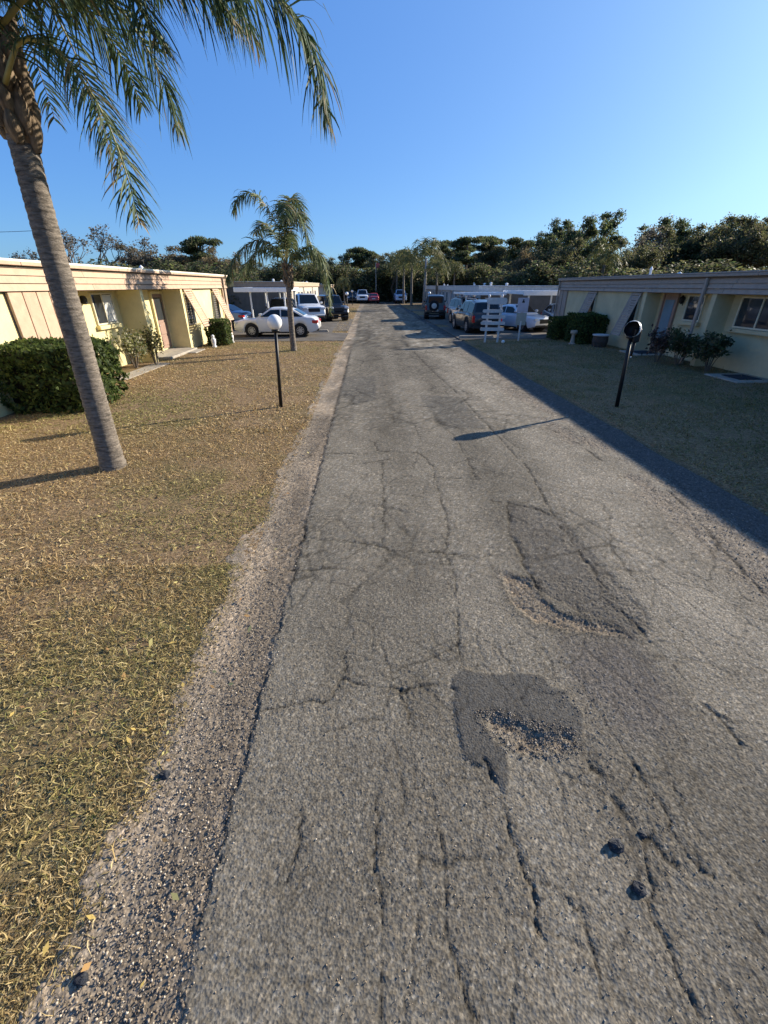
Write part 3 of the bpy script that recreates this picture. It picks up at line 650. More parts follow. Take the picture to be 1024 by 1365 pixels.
lt.lathe([(.02,1.92),(.07,1.97),(.085,2.10),(.10,2.115),(.03,2.18),(.012,2.21)], 8, (X, Y, 0)); lt.tube([(X,Y,2.05),(X+.07,Y,1.98),(X+.075,Y,1.86)], .012, 6)
lt.build('wall_lantern', M['black'], H2.root)
for (d, y, r, hh) in ((3.0, 15.2, .12, .30), (2.0, 21.5, .05, .45), (2.6, 12.2, .09, .25), (5, 24, .1, .3)):
    mb = MB().lathe([(r,0),(r,hh*.7),(r*1.5,hh*.72),(.01,hh)], 12, (H2.x(d), y-1.5, 2.82)); mb.build('roof_vent', M['white'], H2.root)

# --- farther rows
def far_row(name, xf, s, y0, y1, zt, wm, fm, rm, label, depth=14, endm=None, units=6.5, seed=1):
    h = House(name, xf, s, y0, label); g = random.Random(seed)
    h.part('wall', wm, [(.10, depth, y0+.02, y1, -.05, zt-.32)])
    if endm: h.part('end_wall', endm, [(.14, depth-.1, y0-.05, y0+.02, -.05, zt-.33)])
    h.part('roof', M['roof'], [(-.05, depth+.2, y0-.10, y1+.1, zt-.30, zt-.045)])
    h.part('roof_edge', rm, [(-.14, .4, y0-.22, y1+.2, zt-.05, zt)], c=.01); h.part('roof_edge', rm, [(.41, depth+.3, y0-.22, y0+.3, zt-.05, zt-.001)], c=.01)
    y = y0-.08
    while y < y1:
        h.part('fascia_board', fm, [(-.09, -.055, y+.005, min(y+4.8, y1), zt-.42, zt-.06)]); y += 4.8
    h.part('fascia_return', fm, [(-.085, depth, y0-.135, y0-.10, zt-.42, zt-.06)])
    y = y0+1.2; i = 0
    while y < y1-2.5:
        if i % 3 == 1:
            d = h.part('door', M['door'], [(.04, .11, y, y+.9, .05, 2.0)]); h.part('door_pane', M['bluepane'], [(.03,.05,y+.15,y+.75,.9,1.85)], d)
            h.part('porch_post', M['dirtywhite'], [(-.05,.05,y-.5,y-.4,0,zt-.42)])
        else: h.window(.10, y, y+1.2, .95, 1.95, 2, True, 'dirtywhite', sillm=wm)
        y += units/2.4*g.uniform(.85, 1.15); i += 1
    for i in range(int((y1-y0)/4)):
        r = g.uniform(.05, .14); hh = g.uniform(.15, .4)
        MB().lathe([(r,0),(r,hh*.7),(r*1.5,hh*.72),(.01,hh)], 10, (h.x(g.uniform(.8, 5)), y0+g.uniform(.5,3.5)+i*4-y0, zt-.06)).build('roof_vent', M['white'], h.root)
    return h
far_row('row_house', -7.3, 1, 43.5, 72, 2.85, M['beige'], M['tan'], M['cream'], 'beige low house with cream roof edge beyond the left carport', endm=M['brown'], seed=2)
far_row('row_house', 8.5, -1, 36.0, 72, 2.52, M['greywall'], M['dirtywhite'], M['roofw'], 'grey low house with white roof edge behind the right parked cars', depth=16, endm=M['brown'], seed=3)
far_row('row_house', -6.0, 1, 78, 92, 2.7, M['beige'], M['tan'], M['cream'], 'farther beige low house where the road ends on the left', seed=4, depth=10)
# house across the end of the road
he = House('end_house', -5, 1, 98, 'long low pale house across the far end of the road')
he.part('wall', M['stucco2'], [(-17, 8, 98, 106, -.05, 2.3)]); he.part('roof', M['roof'], [(-17.4, 8.4, 97.5, 106.4, 2.3, 2.75)])
for i in range(8): he.window_ = MB().box(-6+i*2.8, -4.9+i*2.8, -.06, .02, 1.0, 2.0).build('window', M['glass'], he.root)
he.part('garage_door', M['white'], [(-6.5, -3.2, 97.93, 98.0, 0, 2.2)])

# --- carports
def carport(x0, x1, y0, y1, zt, posts, label, th=.26):
    t = thing('carport', ((x0+x1)/2, y0, 0), 0, label=label, category='carport'); cx = (x0+x1)/2
    MB().box(x0-cx, x1-cx, .06, y1-y0, zt-.12, zt-.06).build('roof_deck', M['roofw'], t)
    MB().rbox(x0-cx-.05, x1-cx+.05, -.02, .055, zt-th, zt, .02).build('fascia', M['white'], t)
    MB().rbox(x0-cx-.06, x0-cx-.005, .06, y1-y0, zt-th*.8, zt-.004, .015).build('side_fascia', M['white'], t); MB().rbox(x1-cx+.005, x1-cx+.06, .06, y1-y0, zt-th*.8, zt-.004, .015).build('side_fascia', M['white'], t)
    n = int((x1-x0)/.3)
    for i in range(n): MB().box(x0-cx+.1+i*.3, x0-cx+.16+i*.3, .08, y1-y0, zt-.058, zt-.02).build('roof_rib', M['roofw'], t)
    for px in posts:
        for dy in (.3, y1-y0-.3):
            p = MB().rbox(px-cx-.045, px-cx+.045, dy-.045, dy+.045, .0, zt-.125, .01).build('post', M['white'], t)
            MB().prism([(px-cx-.13,zt-.13),(px-cx+.13,zt-.13),(px-cx+.045,zt-.34),(px-cx-.045,zt-.34)], dy-.03, dy+.03).build('bracket', M['white'], p)
    return t
carport(-8.0, -4.9, 29.0, 33.8, 2.42, (-7.15,-6.15,-5.1), 'white flat carport on slim posts beside the yellow house')
carport(9.5, 13.2, 28.6, 33, 2.24, (9.9, 12.8), 'white flat carport next to the mauve trimmed house, over a white car')
carport(6.5, 9.3, 31.8, 35.6, 2.12, (6.7, 9.1), 'lower white carport in front of the dark brown end wall', .18)
# ------------------------------------------------------------------ plants
def leaf_quads(P, size, g, elong=1.9, pal=None, val=(.75,1.25), up=0.0, N=None):
    n = len(P); a = g.normal(0, 1, (n,3)); a /= np.linalg.norm(a, axis=1)[:,None]
    b = g.normal(0, 1, (n,3))
    if N is not None: b = np.cross(a, N + g.normal(0, .55, (n,3)))
    else: b = np.cross(a, b)
    b /= (np.linalg.norm(b, axis=1)[:,None]+1e-9)
    a[:,2] -= up; s = (size*g.uniform(.65, 1.35, n))[:,None]
    V = np.stack([P-a*s*.5*elong, P+b*s*.5, P+a*s*.5*elong, P-b*s*.5], 1).reshape(-1,3)
    F = 4*np.arange(n)[:,None]+np.array([[0,1,2,3]])
    pal = np.array(pal); c = pal[g.integers(0, len(pal), n)]*g.uniform(*val, (n,1))
    return V, F, np.repeat(c, 4, 0)
G_DARK = [(0.121, 0.115, 0.072), (0.072, 0.102, 0.038), (0.096, 0.123, 0.049), (0.056, 0.072, 0.035), (0.128, 0.145, 0.052)]
G_OAK = [(0.151, 0.125, 0.081), (0.13, 0.13, 0.069), (0.086, 0.102, 0.044), (0.125, 0.131, 0.053), (0.173, 0.16, 0.063), (0.063, 0.072, 0.037)]
G_BROWN = [(0.189, 0.145, 0.08), (0.145, 0.123, 0.065), (0.232, 0.174, 0.094), (0.109, 0.094, 0.051)]
G_GREY = [(0.174, 0.152, 0.123), (0.145, 0.131, 0.109), (0.131, 0.123, 0.08)]
G_PALM = [(0.052, 0.09, 0.038), (0.07, 0.11, 0.048), (0.038, 0.065, 0.03), (0.098, 0.127, 0.057)]
def hedge(name, loc, sx, sy, sz, n, ls, label, pal, seed, rz=0, rnd=.0, group=None):
    g = np.random.default_rng(seed); kw = dict(label=label, category='hedge')
    if group: kw['group'] = group
    t = thing(name, loc, rz, **kw)
    # points on the clipped box surface, uneven
    k = g.random(n); f = np.array([sx*sy, sx*sz*1.2, sx*sz*1.2, sy*sz*1.2, sy*sz*1.2]); f = np.cumsum(f/f.sum())
    u, v = g.uniform(-1, 1, n), g.uniform(-1, 1, n); P = np.zeros((n,3)); N = np.zeros((n,3)); face = np.searchsorted(f, k)
    for i, (ax, sg) in enumerate([(2,1),(1,1),(1,-1),(0,1),(0,-1)]):
        m = face == i; o = [q for q in (0,1,2) if q != ax]
        P[m, o[0]] = u[m]; P[m, o[1]] = v[m]; P[m, ax] = sg; N[m, ax] = sg
    # round the corners
    L = np.maximum(np.abs(P).max(1), 1e-3); Q = P/np.linalg.norm(P, axis=1)[:,None]; P = P*(1-rnd-.18)+Q*(rnd+.18)*1.15
    bump = (fbm(P[:,0]*sx*2.2+P[:,2]*3+9, P[:,1]*sy*2.2+P[:,2]*2.7, 3)-.5)
    P = P*(1+bump[:,None]*.30-np.abs(g.normal(0,.045,n))[:,None])
    stray = g.random(n) < .05; P[stray] *= 1.06
    P = P*np.array([sx/2, sy/2, sz/2]); P[:,2] += sz/2; P[:,2] = np.maximum(P[:,2], .03)
    V, F, C = leaf_quads(P, ls, g, 1.8, pal, N=N)
    link('foliage', fast_mesh('foliage', V, F, C), MV['leaf'], t)
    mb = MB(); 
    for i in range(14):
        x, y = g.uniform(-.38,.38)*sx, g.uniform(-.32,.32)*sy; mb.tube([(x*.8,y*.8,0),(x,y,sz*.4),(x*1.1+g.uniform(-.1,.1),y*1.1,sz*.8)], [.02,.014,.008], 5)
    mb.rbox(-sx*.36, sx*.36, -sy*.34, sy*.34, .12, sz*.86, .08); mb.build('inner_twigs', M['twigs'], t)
    return t
def shrub(name, loc, r, hgt, n, ls, label, pal, seed, stems=7, category='shrub', group=None, rz=0, open_=.5):
    g = np.random.default_rng(seed); kw = dict(label=label, category=category)
    if group: kw['group'] = group
    t = thing(name, loc, rz, **kw); mb = MB(); tips = []
    for i in range(stems):
        a = 6.283*i/stems+g.uniform(-.4,.4); q = r*g.uniform(.5,1); h = hgt*g.uniform(.6,1)
        p = [(0.04*math.cos(a),.04*math.sin(a),0),(q*.45*math.cos(a),q*.45*math.sin(a),h*.5),(q*math.cos(a),q*math.sin(a),h)]
        mb.tube(p, [.016,.011,.005], 5)
        for j in range(5):
            f = g.uniform(.35, 1); c = Vector(p[1]).lerp(Vector(p[2]), (f-.35)/.65); e = c+Vector((g.normal(0,.3)*r, g.normal(0,.3)*r, g.uniform(.0,.22)*hgt)); mb.tube([c, e], [.006,.003], 4, False); tips.append(e)
    mb.build('stems', M['bark'], t); tips = np.array([tuple(e) for e in tips])
    P = tips[g.integers(0, len(tips), n)]+g.normal(0, 1, (n,3))*np.array([r*.16, r*.16, hgt*.09]); P[:,2] = np.maximum(P[:,2], .04)
    V, F, C = leaf_quads(P, ls, g, 2.0, pal)
    link('foliage', fast_mesh('foliage', V, F, C), MV['leaf'], t)
    return t
HP = [(.055,.085,.022),(.075,.11,.03),(.04,.06,.018),(.12,.15,.04)]
hedge('clipped_hedge', (-7.25, 10.35, 0), 2.3, 1.75, 1.40, 9000, .062, 'large glossy clipped hedge in front of the tan vertical boards', HP, 1)
hedge('clipped_hedge', (-7.05, 21.9, 0), 1.0, .9, 1.12, 3500, .05, 'small square-cut dark hedge under the tan propped shutter', HP, 2)
hedge('clipped_hedge', (10.22, 21.3, .08), 1.25, 1.7, 1.28, 6000, .06, 'tall dark hedge block between the pedestal and the wooden barrel', HP, 3)
hedge('clipped_hedge', (10.0, 23.6, .03), .95, 1.2, 1.06, 3600, .06, 'lower dark hedge block at the mauve house corner next to the white car', HP, 4)
VP = [(.30,.30,.16),(.10,.12,.04),(.16,.17,.06),(.5,.48,.34)]
shrub('leggy_shrub', (-7.95, 15.4, .02), .42, 1.15, 900, .05, 'pale leggy shrub against the yellow wall under the sliding window', VP, 5, 9)
shrub('leggy_shrub', (-7.55, 16.05, .02), .30, 1.05, 800, .045, 'small olive shrub growing against the shaded yellow wing wall', [(.12,.12,.04),(.17,.16,.06),(.09,.09,.035)], 6, 8)
SP = [(.06,.085,.035),(.085,.11,.045),(.05,.06,.03),(.13,.13,.08)]
shrub('leafy_shrub', (10.1, 15.3, .11), .42, .9, 700, .06, 'thin reddish-leaved shrub beside the front step of the mauve trimmed house', [(.09,.05,.045),(.06,.05,.035),(.16,.12,.10)], 7, 9)
shrub('leafy_shrub', (10.35, 14.55, .11), .5, 1.0, 1500, .055, 'densest round shrub at the foot of the mauve downspout', SP, 8, 10)
shrub('leafy_shrub', (10.5, 13.35, .12), .45, .95, 800, .07, 'big-leaved forked shrub below the wide window of the mauve trimmed house', SP, 9, 8)

# ------------------------------------------------------------------ palms
def cat_rom(pts, n):
    P = [np.array(p, float) for p in pts]; P = [2*P[0]-P[1]]+P+[2*P[-1]-P[-2]]; out = []
    m = len(P)-3
    for i in range(n):
        t = i/(n-1)*m; k = min(int(t), m-1); t -= k; a, b, c, d = P[k:k+4]
        out.append(.5*((2*b)+(-a+c)*t+(2*a-5*b+4*c-d)*t*t+(-a+3*b-3*c+d)*t**3))
    return np.array(out)
def frond(pts, nl, ll, g, wid=.034, droop=.7, pal=G_PALM, seg=4, start=.12, rr=.02, dead=.03, plumose=.6):
    C = cat_rom(pts, 26); T = np.gradient(C, axis=0); T /= np.linalg.norm(T, axis=1)[:,None]
    L = np.linalg.norm(np.diff(C, axis=0), axis=1).sum()
    Vs, Fs, Cs = [], [], []; base = 0
    hor = np.array([C[-1][0]-C[0][0], C[-1][1]-C[0][1], 0]); hor /= np.linalg.norm(hor)+1e-6; side0 = np.cross(hor, (0,0,1))
    n = nl*2; t = np.repeat(start+(1-start)*(np.arange(nl)+.5)/nl, 2)+g.normal(0,.006,n); t = np.clip(t, 0, .999)
    sg = np.tile([1,-1], nl); ix = t*25; k = np.minimum(ix.astype(int), 24); fr = (ix-k)[:,None]
    p0 = C[k]*(1-fr)+C[k+1]*fr; tg = T[k]*(1-fr)+T[k+1]*fr
    sd = np.cross(tg, np.array([0,0,1.])); nn = np.linalg.norm(sd, axis=1)[:,None]; sd = np.where(nn > .25, sd/(nn+1e-6), side0[None]); sd = np.where((sd@side0)[:,None] < 0, -sd, sd)
    nrm = np.cross(sd, tg)
    lens = ll*(.55+.45*np.sin(np.pi*np.clip((t-start)/(1-start)*.86+.10, 0, 1)))*g.uniform(.82, 1.12, n)
    lens *= np.where(t > .93, .6, 1)
    d = sd*sg[:,None]*g.uniform(.7,1.0,(n,1))+tg*g.uniform(.35,.75,(n,1))+nrm*(g.normal(.15,plumose,(n,1))*.6); d /= np.linalg.norm(d, axis=1)[:,None]
    ss = np.linspace(0, 1, seg+1); ctr = []
    dr = droop*g.uniform(.65, 1.35, n)
    p = p0.copy(); dd = d.copy(); ctr.append(p)
    for i in range(seg):
        dd = dd + np.array([0,0,-1.])*(dr*(.25+.55*i/seg))[:,None]; dd /= np.linalg.norm(dd, axis=1)[:,None]
        p = p + dd*(lens/seg)[:,None]; ctr.append(p)
    ctr = np.stack(ctr, 1)                                              # n,seg+1,3
    wv = np.cross(d, nrm+g.normal(0,.5,(n,3))); wv /= np.linalg.norm(wv, axis=1)[:,None]+1e-6
    wp = wid*np.array([.55,1,.85,.55,.06][:seg+1] if seg == 4 else np.linspace(1,.08,seg+1))
    A = ctr - wv[:,None]*wp[None,:,None]*.5; B = ctr + wv[:,None]*wp[None,:,None]*.5
    V = np.stack([A, B], 2).reshape(-1,3); m = 2*(seg+1); i0 = m*np.arange(n)[:,None]
    F = np.concatenate([i0+np.array([[2*j,2*j+1,2*j+3,2*j+2]]) for j in range(seg)])
    pal = np.array(pal); c = pal[g.integers(0,len(pal),n)]*g.uniform(.75,1.2,(n,1)); dm = g.random(n) < dead+.5*np.clip((t-.9)*6,0,1); c[dm] = np.array([.26,.20,.10])*g.uniform(.7,1.2,(dm.sum(),1))
    return V, F, np.repeat(c, m, 0), C
def frond_obj(t, pts, nl, ll, g, name='frond', rr=.022, **kw):
    V, F, Cc, C = frond(pts, nl, ll, g, **kw)
    o = link(name, fast_mesh(name, V, F, Cc), MV['palm'], t)
    MB().tube([tuple(p) for p in C[::2]]+[tuple(C[-1])], [max(.004, rr*(1-i/14)) for i in range(len(C[::2])+1)], 6).build('rachis', M['rachis'], o, smooth=True)
    return o
def trunk_mesh(path, r0, r1, rings, g, nseg=16, flare=.25):
    C = cat_rom(path, rings*3); mb = MB(); rad = []
    n = len(C)
    for i in range(n):
        u = i/(n-1); r = r0*(1-u)+r1*u; r *= 1+flare*math.exp(-u*22); r *= 1+(.012 if i % 3 else -.022)+g.normal(0,.005); rad.append(r)
    mb.tube([tuple(p) for p in C], rad, nseg)
    for q in range(len(mb.v)):
        i, k = divmod(q, nseg); c = C[min(i, n-1)]; f = 1 + .05*(float(fbm(np.array(k*.45+3.), np.array(i*.12), 3))-.5) + g.normal(0, .007)
        mb.v[q] = tuple(c[a]+(mb.v[q][a]-c[a])*(f if a < 2 else 1) + (.012*math.sin(k*2*math.pi/nseg*2+i*.7) if a == 2 else 0) for a in range(3))
    return mb
def boots(t, base, top, r, n, g, big=1.0):
    bx, by, bz = base; hz = top-bz
    for i in range(n):
        a = i*2.4+g.uniform(-.2,.2); u = i/n; z = bz+u*hz*.9; rr = r*(1.0+.10*math.sin(u*3.0)); ln = .42*big*g.uniform(.8,1.25); out = .10*big*(.5+u)
        ca, sa = math.cos(a), math.sin(a); mb = MB(); rows = []
        for j in range(6):
            s = j/5; q = rr*(.86+.30*math.sin(min(1,s*1.1)*2.6)*.5)+out*s*s; w = (.016+.085*math.sin(math.pi*min(1,.12+s*.95)))*big; th = (.02+.05*math.sin(math.pi*min(1,.2+s*.8)))*big
            zc = z+ln*s; px, py = bx+ca*q, by+sa*q
            rows += [(px-sa*w, py+ca*w, zc), (px+ca*th*1.4, py+sa*th*1.4, zc+.01), (px+sa*w, py-ca*w, zc), (px-ca*th, py-sa*th, zc)]
        fs = [(4*j+k, 4*j+(k+1)%4, 4*j+4+(k+1)%4, 4*j+4+k) for j in range(5) for k in range(4)]+[(20,21,22,23)]
        mb.add(rows, fs); mb.build('leaf_base', M['boot'], t, smooth=True)
def arc(base, az, reach, rise, drop, h0=.0):
    ca, sa = math.sin(az), math.cos(az); b = np.array(base)
    f = lambda r, z: tuple(b+np.array([ca*r, sa*r, z]))
    return [f(0,0), f(reach*.22, rise*.75), f(reach*.55, rise), f(reach*.86, rise*.45-drop*.3), f(reach*1.0, -drop)]
g = np.random.default_rng(77)
# the tall near palm
pb = (-4.0, 6.3)
PT = thing('palm_tree', (pb[0], pb[1], 0), 0, label='tall queen palm with drooping fronds standing alone near the large hedge', category='palm')
trunk_mesh([(0,0,-.05),(.03,0,.9),(.07,.0,2.0),(.10,0,3.1),(.16,0,4.05)], .165, .138, 46, g, 20).build('trunk', M['palmbark'], PT, smooth=True)
boots(PT, (.16,0,3.82), 4.85, .14, 34, g, .85)
MB().lathe([(.135,3.9),(.165,4.2),(.17,4.5),(.14,4.9),(.10,5.3),(.02,5.6)], 14, (.16,0,0)).build('crownshaft', M['boot'], PT, smooth=True)
top = (.18, 0, 4.95)
def loc(*p): return [(x-pb[0], y-pb[1], z) for x, y, z in p]
frond_obj(PT, loc((-3.8,6.25,4.75),(-2.9,6.2,5.22),(-1.75,6.15,5.27),(-.88,6.1,5.02),(-.5,6.1,4.58),(-.43,6.1,4.1)), 150, .74, g, wid=.025, droop=1.0, rr=.028)
frond_obj(PT, loc((-3.72,6.1,4.35),(-3.35,5.95,4.62),(-2.95,5.85,4.50),(-2.66,5.8,4.05),(-2.56,5.8,3.55),(-2.54,5.8,3.12)), 120, .50, g, wid=.018, droop=.55, rr=.026, dead=.08)
frond_obj(PT, loc((-3.8,6.35,4.8),(-3.3,6.6,5.3),(-2.75,6.8,5.25),(-2.42,6.95,4.75),(-2.32,7.0,4.2)), 110, .66, g, wid=.023, droop=.8, rr=.026)
frond_obj(PT, loc((-3.8,6.3,4.9),(-3.3,6.45,5.7),(-2.4,6.7,5.95),(-1.6,6.9,5.6),(-1.25,7.0,5.0)), 115, .74, g, wid=.023, droop=.8, rr=.026)
frond_obj(PT, loc((-3.8,6.2,4.8),(-3.45,5.9,5.35),(-3.0,5.5,5.45),(-2.75,5.2,5.05),(-2.65,5.05,4.7)), 105, .64, g, wid=.023, droop=.8, rr=.026)
frond_obj(PT, loc((-3.85,6.3,4.8),(-3.7,6.5,5.3),(-3.35,7.0,5.45),(-3.05,7.4,5.1),(-2.95,7.6,4.6)), 105, .62, g, wid=.023, droop=.8, rr=.026)
frond_obj(PT, loc((-3.8,6.3,4.85),(-3.3,6.3,5.45),(-2.5,6.35,5.62),(-1.75,6.4,5.35),(-1.35,6.4,4.95)), 115, .78, g, wid=.023, droop=.85, rr=.026)
frond_obj(PT, loc((-3.8,6.2,4.7),(-3.35,6.05,5.2),(-2.7,5.95,5.35),(-2.2,5.9,5.0),(-2.0,5.9,4.6)), 110, .70, g, wid=.023, droop=.85, rr=.026)
for i in range(11):
    az = R(150+i*21+g.uniform(-8,8)); hi = (i % 2)
    frond_obj(PT, arc(top, az, g.uniform(2.0,2.8), g.uniform(.7,1.2)+hi*.5, g.uniform(.1,.9)-hi*.5), 84, .66, g, wid=.023, droop=.75, rr=.024)
for i in range(5):
    az = R(-40+i*42); frond_obj(PT, arc(top, az, g.uniform(1.4,2.2), g.uniform(1.4,2.0), g.uniform(-1.2,-.5)), 70, .6, g, wid=.023, droop=.6, rr=.024)
# the palm beside the white car
p2 = (-3.25, 19.7)
PT2 = thing('palm_tree', (p2[0], p2[1], 0), 0, label='shorter queen palm with sparse blue-green fronds beside the parked white sedan', category='palm')
trunk_mesh([(0,0,-.05),(0,0,1),(.02,0,2),(.05,0,2.75)], .125, .105, 24, g, 14).build('trunk', M['palmbark'], PT2, smooth=True)
boots(PT2, (.05,0,2.35), 3.25, .12, 16, g, .85)
def loc2(*p): return [(x-p2[0], y-p2[1], z) for x, y, z in p]
B2 = (-3.2, 19.7, 3.2)
for pts, nl, ll in [
  ([B2,(-3.35,19.65,4.3),(-3.75,19.6,5.15),(-4.25,19.55,5.55),(-4.75,19.5,5.35),(-5.0,19.5,4.9)],105,0.69),
  ([B2,(-3.45,19.4,3.7),(-4.0,19.2,4.05),(-4.7,19.1,3.75),(-5.3,19.1,3.1),(-5.45,19.1,2.65)],105,0.81),
  ([B2,(-3.5,19.9,3.65),(-4.1,20.1,3.85),(-4.8,20.3,3.45),(-5.3,20.4,2.75)],98,0.74),
  ([B2,(-3.1,19.8,4.3),(-2.95,19.9,5.1),(-2.85,20.0,5.45),(-2.6,20.2,5.2),(-2.45,20.3,4.6)],105,0.78),
  ([B2,(-3.05,19.6,4.1),(-2.9,19.5,4.7),(-2.6,19.4,4.9),(-2.35,19.3,4.45),(-2.25,19.3,3.9)],94,0.81),
  ([B2,(-3.15,19.5,4.2),(-3.05,19.2,5.0),(-2.95,18.8,5.1),(-2.9,18.5,4.6)],94,0.69),
  ([B2,(-2.85,19.6,3.6),(-2.2,19.4,3.86),(-1.75,19.3,3.4),(-1.55,19.3,2.5),(-1.55,19.3,1.5)],112,0.69),
  ([B2,(-2.8,19.9,3.55),(-2.25,20.1,3.75),(-1.85,20.3,3.2),(-1.75,20.4,2.3)],94,0.67),
  ([B2,(-3.2,20.2,4.0),(-3.2,20.9,4.5),(-3.25,21.5,4.1),(-3.25,21.7,3.4)],84,0.67),
  ([B2,(-3.6,20.1,4.2),(-4.1,20.5,4.7),(-4.6,20.9,4.4)],77,0.67)]:
    frond_obj(PT2, loc2(*pts), nl, ll, g, wid=.042, droop=.9, rr=.022, pal=[(.09,.125,.055),(.12,.16,.065),(.075,.10,.045),(.19,.20,.085)])
# far palms: one model, copied
def far_palm(seed, h):
    g = np.random.default_rng(seed); t = thing('palm_tree', (0,0,0))
    trunk_mesh([(0,0,-.05),(.05,0,h*.4),(.1,0,h)], .17, .13, 16, g, 8).build('trunk', M['palmbark'], t, smooth=True)
    b = (.1,0,h)
    for i in range(15):
        az = i*2.4; u = i/15
        o_pts = arc(b, az, g.uniform(1.5,2.2), 1.5*(1-u)+.35, -.5+2.1*u)
        V, F, Cc, C = frond(o_pts, 26, .75, g, wid=.09, droop=.8, seg=2, pal=[(.07,.085,.03),(.11,.12,.04),(.17,.16,.06)])
        link('frond', fast_mesh('frond', V, F, Cc), MV['palm'], t)
    return t
fp = far_palm(5, 4.6); first = True
for (x, y, s, rz, lab) in [(7.1,60,1.18,0,'tallest palm of the far row, behind the grey utility pole'),(6.1,66,1.08,2,'slim palm with hanging fronds in the far row beyond the black jeep'),(5.6,74,1.12,4,'slim palm with hanging fronds in the far row beyond the black jeep'),(5.0,82,1.15,1,'slim palm with hanging fronds in the far row beyond the black jeep'),(4.2,90,.95,5,'slim palm with hanging fronds in the far row beyond the black jeep'),(8.3,57,.85,3,'low palm crown over the white roof edge of the grey house'),(-3.0,62,.55,3,'tiny palm on the left verge near the far lamp post'),(14.5,80,.95,2.2,'bright palm crown rising behind the grey house roof'),(22.6,46,.93,1.1,'sunlit pale green palm crown showing above the mauve house roof'),(24.0,49,.85,3.1,'second sunlit palm crown just behind the pale green one above the mauve roof')]:
    o = fp if first else copy_tree(fp); first = False
    o.location = (x, y, 0); o.rotation_euler.z = rz; o.scale = (s, s, s); o['label'] = lab; o['category'] = 'palm'; o['group'] = 'palms in the distance'

